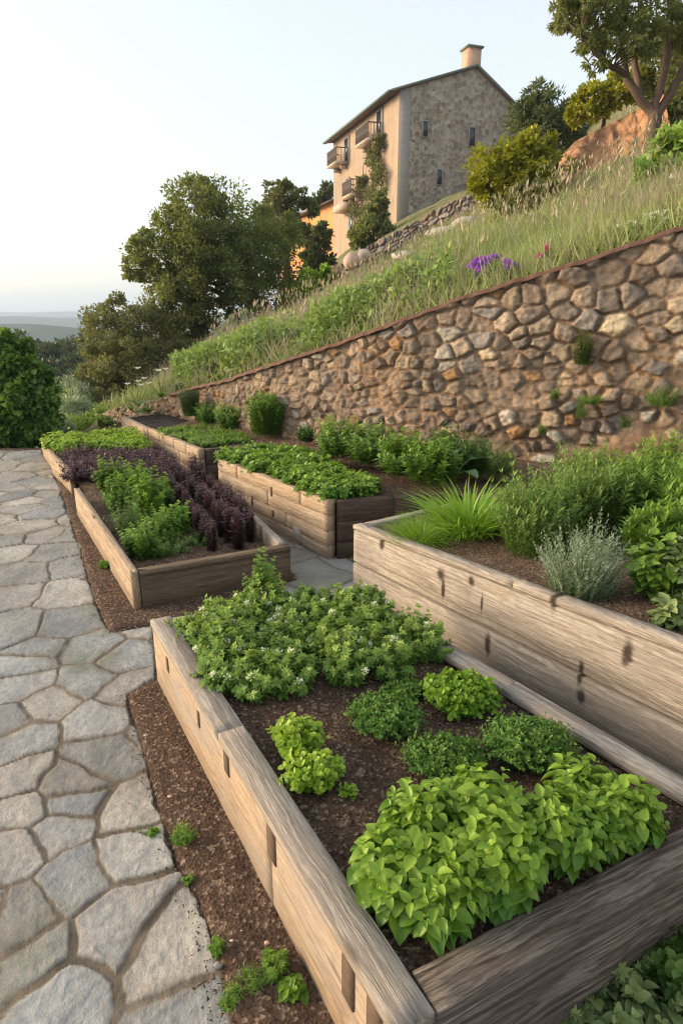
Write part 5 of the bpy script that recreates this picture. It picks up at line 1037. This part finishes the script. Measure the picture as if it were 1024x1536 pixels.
g = G(); P2 = np.concatenate([P_, (P_[-1] + np.array([.2, 2.2, -.1]))[None]]); g.grid(P2, col=np.clip(np.concatenate([colb, colb[-1:]]), .03, .8)); tag(g.build('dry_stone_bank', MT['rubble'], smooth=True), 'rough brown dry stone bank climbing the slope to the cottage', 'stone bank')

# flowers above the wall
def flower_plant(name, label, p, n, rx, h, mat, fs, nf, puff=26, leafm='herb', seed=0, cat='flower'):
    return plant(name, label, cat, p, leafm, seed=seed, n=n, rx=rx, ry=rx * .7, h=h + .03, nodes=6, per=3, leaf=NARROW, size=.05, t0=.15, dome=.8, sw=.003, flowers=(nf, fs, mat, puff))
for i, (x, y, h, fs, m_, nf, lb) in enumerate([(722, 425, .22, .055, 'violet', 9, 'large violet flower head above the wall'), (739, 420, .22, .04, 'violet', 4, 'small violet flower right behind the large one'), (760, 428, .15, .04, 'violet', 6, 'pinkish violet flower right of the large violet one'), (817, 397, .16, .035, 'magenta', 3, 'magenta flower above the wall left of the green cushion'),
        (950, 362, .12, .022, 'white', 9, 'small white flowers on the wall top near the right edge'), (985, 352, .14, .022, 'white', 8, 'white flower patch on the wall top at the far right'), (463, 478, .12, .03, 'white', 2, 'single white flower in the grass of the slope'), (1015, 300, .3, .035, 'white', 4, 'white blossoms below the large leaved shrub')]):
    flower_plant('flowering_plant', lb, slope_pt(x, y, [6.35, 6.5, 6.2, 6.05, 5.75, 5.65, 11, 6.6][i]) + np.array([0, 0, -.02]), 12 if i != 4 else 26, [.09, .05, .08, .05, .13, .15, .1, .2][i], h, m_, fs, nf, 30, seed=300 + i)
for x, y, Y, rr_, lb in [(790, 408, 6.3, .09, 'flat dark grey stone above the wall between the flowers'), (815, 403, 6.2, .07, 'grey stone next to the magenta flower'), (775, 415, 6.3, .06, 'small grey stone right of the violet flowers')]:
    p = slope_pt(x, y, Y); pebble('grey_stone', lb, p + np.array([0, 0, .02]), rr_, MT['peb_grey'], .4, 'stone', 13)
# white lilies by the left end of the wall
for i, (x, y, Y, lb) in enumerate([(205, 590, 8.9, 'white lily with arching green leaves near the left end of the wall'), (240, 575, 9.3, 'white lily with long bent leaves on the brow left of the cushion plant'), (195, 600, 8.7, 'small upright white flower at the left end of the wall')]):
    p = slope_pt(x, y, Y); ro = thing('lily', lb, 'lily', p); r = np.random.default_rng(400 + i); g = G(); n_ = 26 if i < 2 else 12; a = r.uniform(0, 6.28, n_); d = norm(np.stack([np.cos(a) * .8, np.sin(a) * .8, np.ones(n_)], 1)); g.inst(tmpl_blade(.035, .9, 5), np.zeros((n_, 3)), frames(d, norm(np.stack([-np.cos(a), -np.sin(a), a * 0 + .6], 1))), .35 * r.uniform(.6, 1.2, n_), r.random(n_)); g.build('blades', MT['herb'], ro)
    for j in range(4 if i < 2 else 1):
        e = np.array([r.normal() * .12, r.normal() * .12, .30 + .12 * r.random()]); S_ = G(); S_.tube([[0, 0, 0], e * .6, e], [.005, .004, .003], 5); S_.build('stem', MT['stem'], ro)
        g = G(); a = np.arange(6) * 1.047; d = norm(np.stack([np.cos(a), np.sin(a), a * 0 + .5], 1)); g.inst(KITE, np.repeat(e[None], 6, 0), frames(d, norm(np.array([0, 0, 1.]) - d * .3)), np.full(6, .07), .5); g.build('flower', MT['white'], ro)

# ------------------------------------------------------------------ the stone cottage on the hill
n = NT('rubble_gable'); tc = n.n('TexCoord').outputs['Object']
vo = n.n('TexVoronoi', Vector=n.n('VectorMath', _operation='ADD', i0=tc, i1=n.n('VectorMath', _operation='SCALE', i0=n.n('TexNoise', Vector=tc, Scale=2.5, Detail=3.).outputs['Color'], Scale=.25).outputs[0]).outputs[0], Scale=3.4)
ve = n.n('TexVoronoi', Vector=tc, Scale=3.4, _feature='DISTANCE_TO_EDGE'); rc = n.n('SeparateColor', i0=vo.outputs['Color']).outputs[0]
c = n.ramp(rc, [(0., (.20, .165, .13)), (.35, (.28, .235, .185)), (.65, (.37, .32, .26)), (.9, (.46, .41, .34)), (1., (.34, .20, .14))]); nz = n.noise(tc, .7, 5, .7)
mort = n.ramp(vo.outputs['Distance'], [(.5, 0.), (.85, .8)]); c = n.mix(mort, c, (.44, .39, .32)); c = n.mix(n.math('MULTIPLY', n.ramp(nz, [(.45, 0.), (.7, 1.)]), .4), c, (.34, .25, .20)); fz = n.noise(tc, 12., 5, .7); c = n.mix(n.math('MULTIPLY', n.ramp(fz, [(.35, 1.), (.6, 0.)]), .4), c, (.10, .085, .07))
MT['gable'] = n.done(c, .95, n.bump(n.math('ADD', vo.outputs['Distance'], n.math('MULTIPLY', fz, .6)), .8, .12), .1)
n = NT('stained_plaster'); tc = n.n('TexCoord').outputs['Object']; a = n.noise(n.n('Mapping', Vector=tc, Scale=(1, 1, .3)).outputs[0], 1.3, 7, .7, .3); b = n.noise(tc, 7., 6, .7)
c = n.mix(n.ramp(a, [(.42, 0.), (.62, 1.)]), (.40, .29, .20), (.27, .225, .18)); MT['plaster'] = n.done(n.mix(n.math('MULTIPLY', n.ramp(b, [(.5, 0.), (.7, 1.)]), .5), c, (.30, .24, .19)), .9, n.bump(b, .5, .04), .1)
MT['orangeplaster'] = plain('orange_plaster', (.62, .30, .12), .9, .35, 1.5); MT['quoin'] = plain('corner_render', (.33, .30, .265), .9, .35, 3.); MT['brick'] = plain('chimney_brick', (.55, .36, .25), .9, .35, 5.)
MT['verdigris'] = plain('green_roof_edge', (.15, .19, .165), .7, .4, 5.); MT['tile'] = plain('roof_tiles', (.20, .13, .09), .85, .6, 10., .2, .7); MT['glass'] = plain('dark_window', (.03, .035, .045), .15, .1, 3., .5, .0); MT['eave'] = plain('eave_timber', (.13, .085, .055), .8, .4, 8.); MT['iron'] = plain('rusty_balcony_iron', (.16, .13, .11), .7, .4, 30.); MT['balc'] = plain('balcony_slab', (.48, .38, .30), .85, .3, 6.); MT['shutter'] = plain('grey_shutter', (.30, .27, .24), .7, .3, 14.)
HC = vp(597, 230, 50); hx, hy = HC[0], 50.; zE = vp(603, 135, 50)[2]; zB_ = vp(592, 335, 50)[2] - 3.5
dl = norm(np.array([-4.7, 13.5])); dg = np.array([-dl[1] * -1, 0]); dg = np.array([dl[1], -dl[0]])      # facade runs back-left, gable runs right
if dg[0] < 0: dg = -dg
house = thing('stone_cottage', 'tall stone cottage with balconies and a chimney on the hilltop', 'house', (hx, hy, zE - 8.4)); z0h = zE - 8.4; hb = zB_ - z0h; he = 8.4
ang_g = math.atan2(dg[1], dg[0])
def loc_(a, b, z): return np.array([dg[0] * a + dl[0] * b, dg[1] * a + dl[1] * b, z])     # a along gable, b along facade
Lg, Lf, pk = 10.6, 14.3, 5.8; zp = he + 1.9; zr = he - 1.1
def hquad(pts): return np.array([loc_(*p) for p in pts])
def poly_obj(nm, faces, mat, parent, org=None, rz=None):
    g = G()
    for f in faces:
        f = np.array(f, float)
        for i in range(1, len(f) - 1): g.add(f[[0, i, i + 1]], [[0, 1, 2]])
    o = g.build(nm, mat, parent); return o
# walls
poly_obj('gable_wall', [hquad([(0, 0, hb), (Lg, 0, hb), (Lg, 0, zr), (pk, 0, zp), (0, 0, he)])], MT['gable'], house)
poly_obj('side_wall', [hquad([(0, 0, hb), (0, 0, he), (0, Lf, he), (0, Lf, hb - 3)])], MT['plaster'], house)
poly_obj('rear_wall', [hquad([(Lg, 0, hb), (Lg, Lf, hb), (Lg, Lf, zr), (Lg, 0, zr)]), hquad([(0, Lf, hb - 3), (0, Lf, he), (pk, Lf, zp), (Lg, Lf, zr), (Lg, Lf, hb)])], MT['gable'], house)
def slab(nm, P4, th, mat, parent):
    P4 = np.array(P4, float); lo = P4 - np.array([0, 0, th]); g = G(); g.add(np.concatenate([P4, lo]), [[0, 1, 2, 3], [7, 6, 5, 4], [0, 4, 5, 1], [1, 5, 6, 2], [2, 6, 7, 3], [3, 7, 4, 0]]); return g.build(nm, mat, parent)
sl_l = (zp - he) / pk; sl_r = (zp - zr) / (Lg - pk); ov = .75
roof = slab('roof', hquad([(-ov, -.22, he - sl_l * ov + .16), (pk, -.22, zp + .16), (pk, Lf + .4, zp + .16), (-ov, Lf + .4, he - sl_l * ov + .16)]), .12, MT['tile'], house)
slab('roof', hquad([(pk + .002, -.22, zp + .16), (Lg + .4, -.22, zr - sl_r * .4 + .16), (Lg + .4, Lf + .4, zr - sl_r * .4 + .16), (pk + .002, Lf + .4, zp + .16)]), .12, MT['tile'], house)
def beam(nm, a, b, wd, ht, mat, parent):
    a, b = np.array(a, float), np.array(b, float); d = norm(b - a); s_ = norm(np.cross(d, [0, 0, 1.])); u_ = np.cross(s_, d); V = []
    for p in (a, b):
        for i_, j_ in ((-1, -1), (1, -1), (1, 1), (-1, 1)): V.append(p + s_ * i_ * wd / 2 + u_ * j_ * ht / 2)
    g = G(); g.add(V, [[0, 1, 2, 3], [7, 6, 5, 4], [0, 4, 5, 1], [1, 5, 6, 2], [2, 6, 7, 3], [3, 7, 4, 0]]); return g.build(nm, mat, parent)
beam('roof_edge', loc_(-ov, -.26, he - sl_l * ov + .13), loc_(pk, -.26, zp + .13), .06, .13, MT['verdigris'], house); beam('roof_edge', loc_(pk + .01, -.26, zp + .13), loc_(Lg + .4, -.26, zr - sl_r * .4 + .13), .06, .13, MT['verdigris'], house)
beam('gutter', loc_(-ov - .08, -.2, he - sl_l * ov + .1), loc_(-ov - .08, Lf + .3, he - sl_l * ov + .1), .14, .14, MT['verdigris'], house)
slab('eave', hquad([(-ov + .05, -.1, he - .14), (-.002, -.1, he - .05), (-.002, Lf, he - .05), (-ov + .05, Lf, he - .14)]), .07, MT['eave'], house)
slab('corner_strip', hquad([(-.03, -.03, he), (.85, -.03, he + .2), (.85, .0, he + .2), (-.03, 0, he)]), he - hb, MT['quoin'], house)
# chimney
cz = zp - .5; g = G(); g.box(loc_(pk + .1, .9, cz + .95), (1.0, 1.0, 1.9), rz=ang_g); ch = g.build('chimney', MT['brick'], roof)
g = G(); g.box(loc_(pk + .1, .9, cz + 1.96), (1.25, 1.25, .12), rz=ang_g); g.build('chimney_cap', MT['verdigris'], house)
# gable windows: slits with stone surround
def wbox(nm, a, z, w_, h_, d_, mat, parent, f=0, face='g'):
    g = G(); c_ = loc_(a, -f, z) if face == 'g' else loc_(-f, a, z); g.box(c_, (w_, d_, h_) if face == 'g' else (d_, w_, h_), rz=ang_g); return g.build(nm, mat, parent)
for x, y, w_, h_ in [(637, 193, .34, .95), (707, 205, .42, 1.2), (658, 265, .34, .95)]:
    u_, v_ = uv(x, y); A2_ = np.array([[dg[0] - u_ * dg[1]]]); a_ = (u_ * hy - hx) / (dg[0] - u_ * dg[1]); z_ = EYE + v_ * (hy + dg[1] * a_) - z0h
    f_ = wbox('window', a_, z_, w_ + .12, h_ + .14, .10, MT['quoin'], house, .03); wbox('pane', a_, z_, w_, h_, .04, MT['glass'], f_, .075)
# facade: doors with shutters, balconies
def fac(x, y):
    u_, v_ = uv(x, y); b_ = (u_ * hy - hx) / (dl[0] - u_ * dl[1]); return b_, EYE + v_ * (hy + dl[1] * b_) - z0h
for x, y, w_, h_ in [(569, 188, 1.5, 2.2), (520, 225, 1.5, 2.0), (563, 245, 1.2, 1.9), (521, 285, 1.4, 1.9), (527, 335, 1.6, 2.3)]:
    b_, z_ = fac(x, y); f_ = wbox('window', b_, z_, w_, h_, .10, MT['shutter'], house, .03, 'f'); wbox('pane', b_, z_, w_ * .5, h_ * .86, .05, MT['glass'], f_, .07, 'f')
for x, y, w_ in [(562, 210, 2.7), (515, 243, 2.5), (538, 290, 2.2)]:
    b_, z_ = fac(x, y); z_ -= .25; g = G(); g.box(loc_(-.55, b_, z_), (1.1, w_, .18), rz=ang_g)
    for s_ in (-.35, .35): g.box(loc_(-.30, b_ + w_ * s_, z_ - .26), (.6, .16, .34), rz=ang_g)
    bal = g.build('balcony', MT['balc'], house); g = G()
    for q in np.linspace(-.5, .5, 15): g.box(loc_(-1.05, b_ + w_ * q, z_ + .58), (.05, .06, .96), rz=ang_g)
    for s_ in (-.5, .5):
        for q in (.3, .6, .85): g.box(loc_(-1.05 * q, b_ + w_ * s_, z_ + .58), (.05, .05, .96), rz=ang_g)
        g.box(loc_(-.55, b_ + w_ * s_, z_ + 1.09), (1.06, .08, .07), rz=ang_g)
    g.box(loc_(-1.05, b_, z_ + 1.10), (.08, w_ + .1, .09), rz=ang_g); g.box(loc_(-1.05, b_, z_ + .62), (.04, w_, .05), rz=ang_g); g.build('railing', MT['iron'], bal)
b_, z_ = fac(524, 312); g = G(); g.box(loc_(-.5, b_, z_), (1., 3., .5), rz=ang_g); g.build('porch_canopy', MT['balc'], house)
# creeper on the facade
ro = thing('creeper', 'dry olive creeper climbing the plaster front below the balconies', 'creeper', (hx, hy, z0h)); g = G(); r = np.random.default_rng(88); S_ = G()
for x, y, rp in [(575, 215, 10), (570, 245, 14), (575, 270, 16), (560, 290, 18), (548, 275, 10), (568, 310, 18), (540, 320, 14), (530, 295, 8), (552, 335, 18), (578, 335, 16), (565, 235, 10)]:
    b_, z_ = fac(x, y); rr_ = rp * .055; blob(g, loc_(-.35, b_, z_), (.45, rr_ * 1.3, rr_), 18, 34, KITE, .22, r, .2, .5)
for q in ((575, 350), (548, 350)):
    b_, z_ = fac(*q); S_.tube([loc_(-.15, b_, z_ - 1.5), loc_(-.15, b_ + .4, z_ + 2), loc_(-.2, b_ + .1, z_ + 5.)], [.08, .06, .03], 5); 
g.build('foliage', MT['creeper'], ro); S_.build('vine_stem', MT['bark'], ro)
# annex
ax_ = vp(500, 300, 66); z_r = ax_[2]
an = thing('annex', 'low orange plastered annex with a brown roof left of the stone cottage', 'house', (ax_[0], 66, z_r - 4)); 
dl2 = norm(np.array([-5.2, 13.])); e_ = np.array([dl2[0] * 16, dl2[1] * 16]); 
def A3_(a, b, z): return np.array([dl2[0] * b + dl2[1] * a, dl2[1] * b - dl2[0] * a, z])
poly_obj('wall', [[A3_(0, -2, -6), A3_(0, -2, 3.9), A3_(0, 18, 3.9), A3_(0, 18, -8)], [A3_(0, -2, -6), A3_(6, -2, -6), A3_(6, -2, 6.0), A3_(0, -2, 3.9)], [A3_(0, 18, -6), A3_(6, 18, -6), A3_(6, 18, 6.0), A3_(0, 18, 3.9)]], MT['orangeplaster'], an)
slab('roof', [A3_(-.8, -2.4, 3.85), A3_(6, -2.4, 6.2), A3_(6, 18.4, 6.2), A3_(-.8, 18.4, 3.85)], .18, MT['tile'], an)
for q in (3, 8, 13):
    g = G(); g.box(A3_(-.03, q, 1.8), (.12, 1.1, 1.5), rz=math.atan2(dl2[1], dl2[0]) - math.pi / 2); g.build('window', MT['shutter'], an)
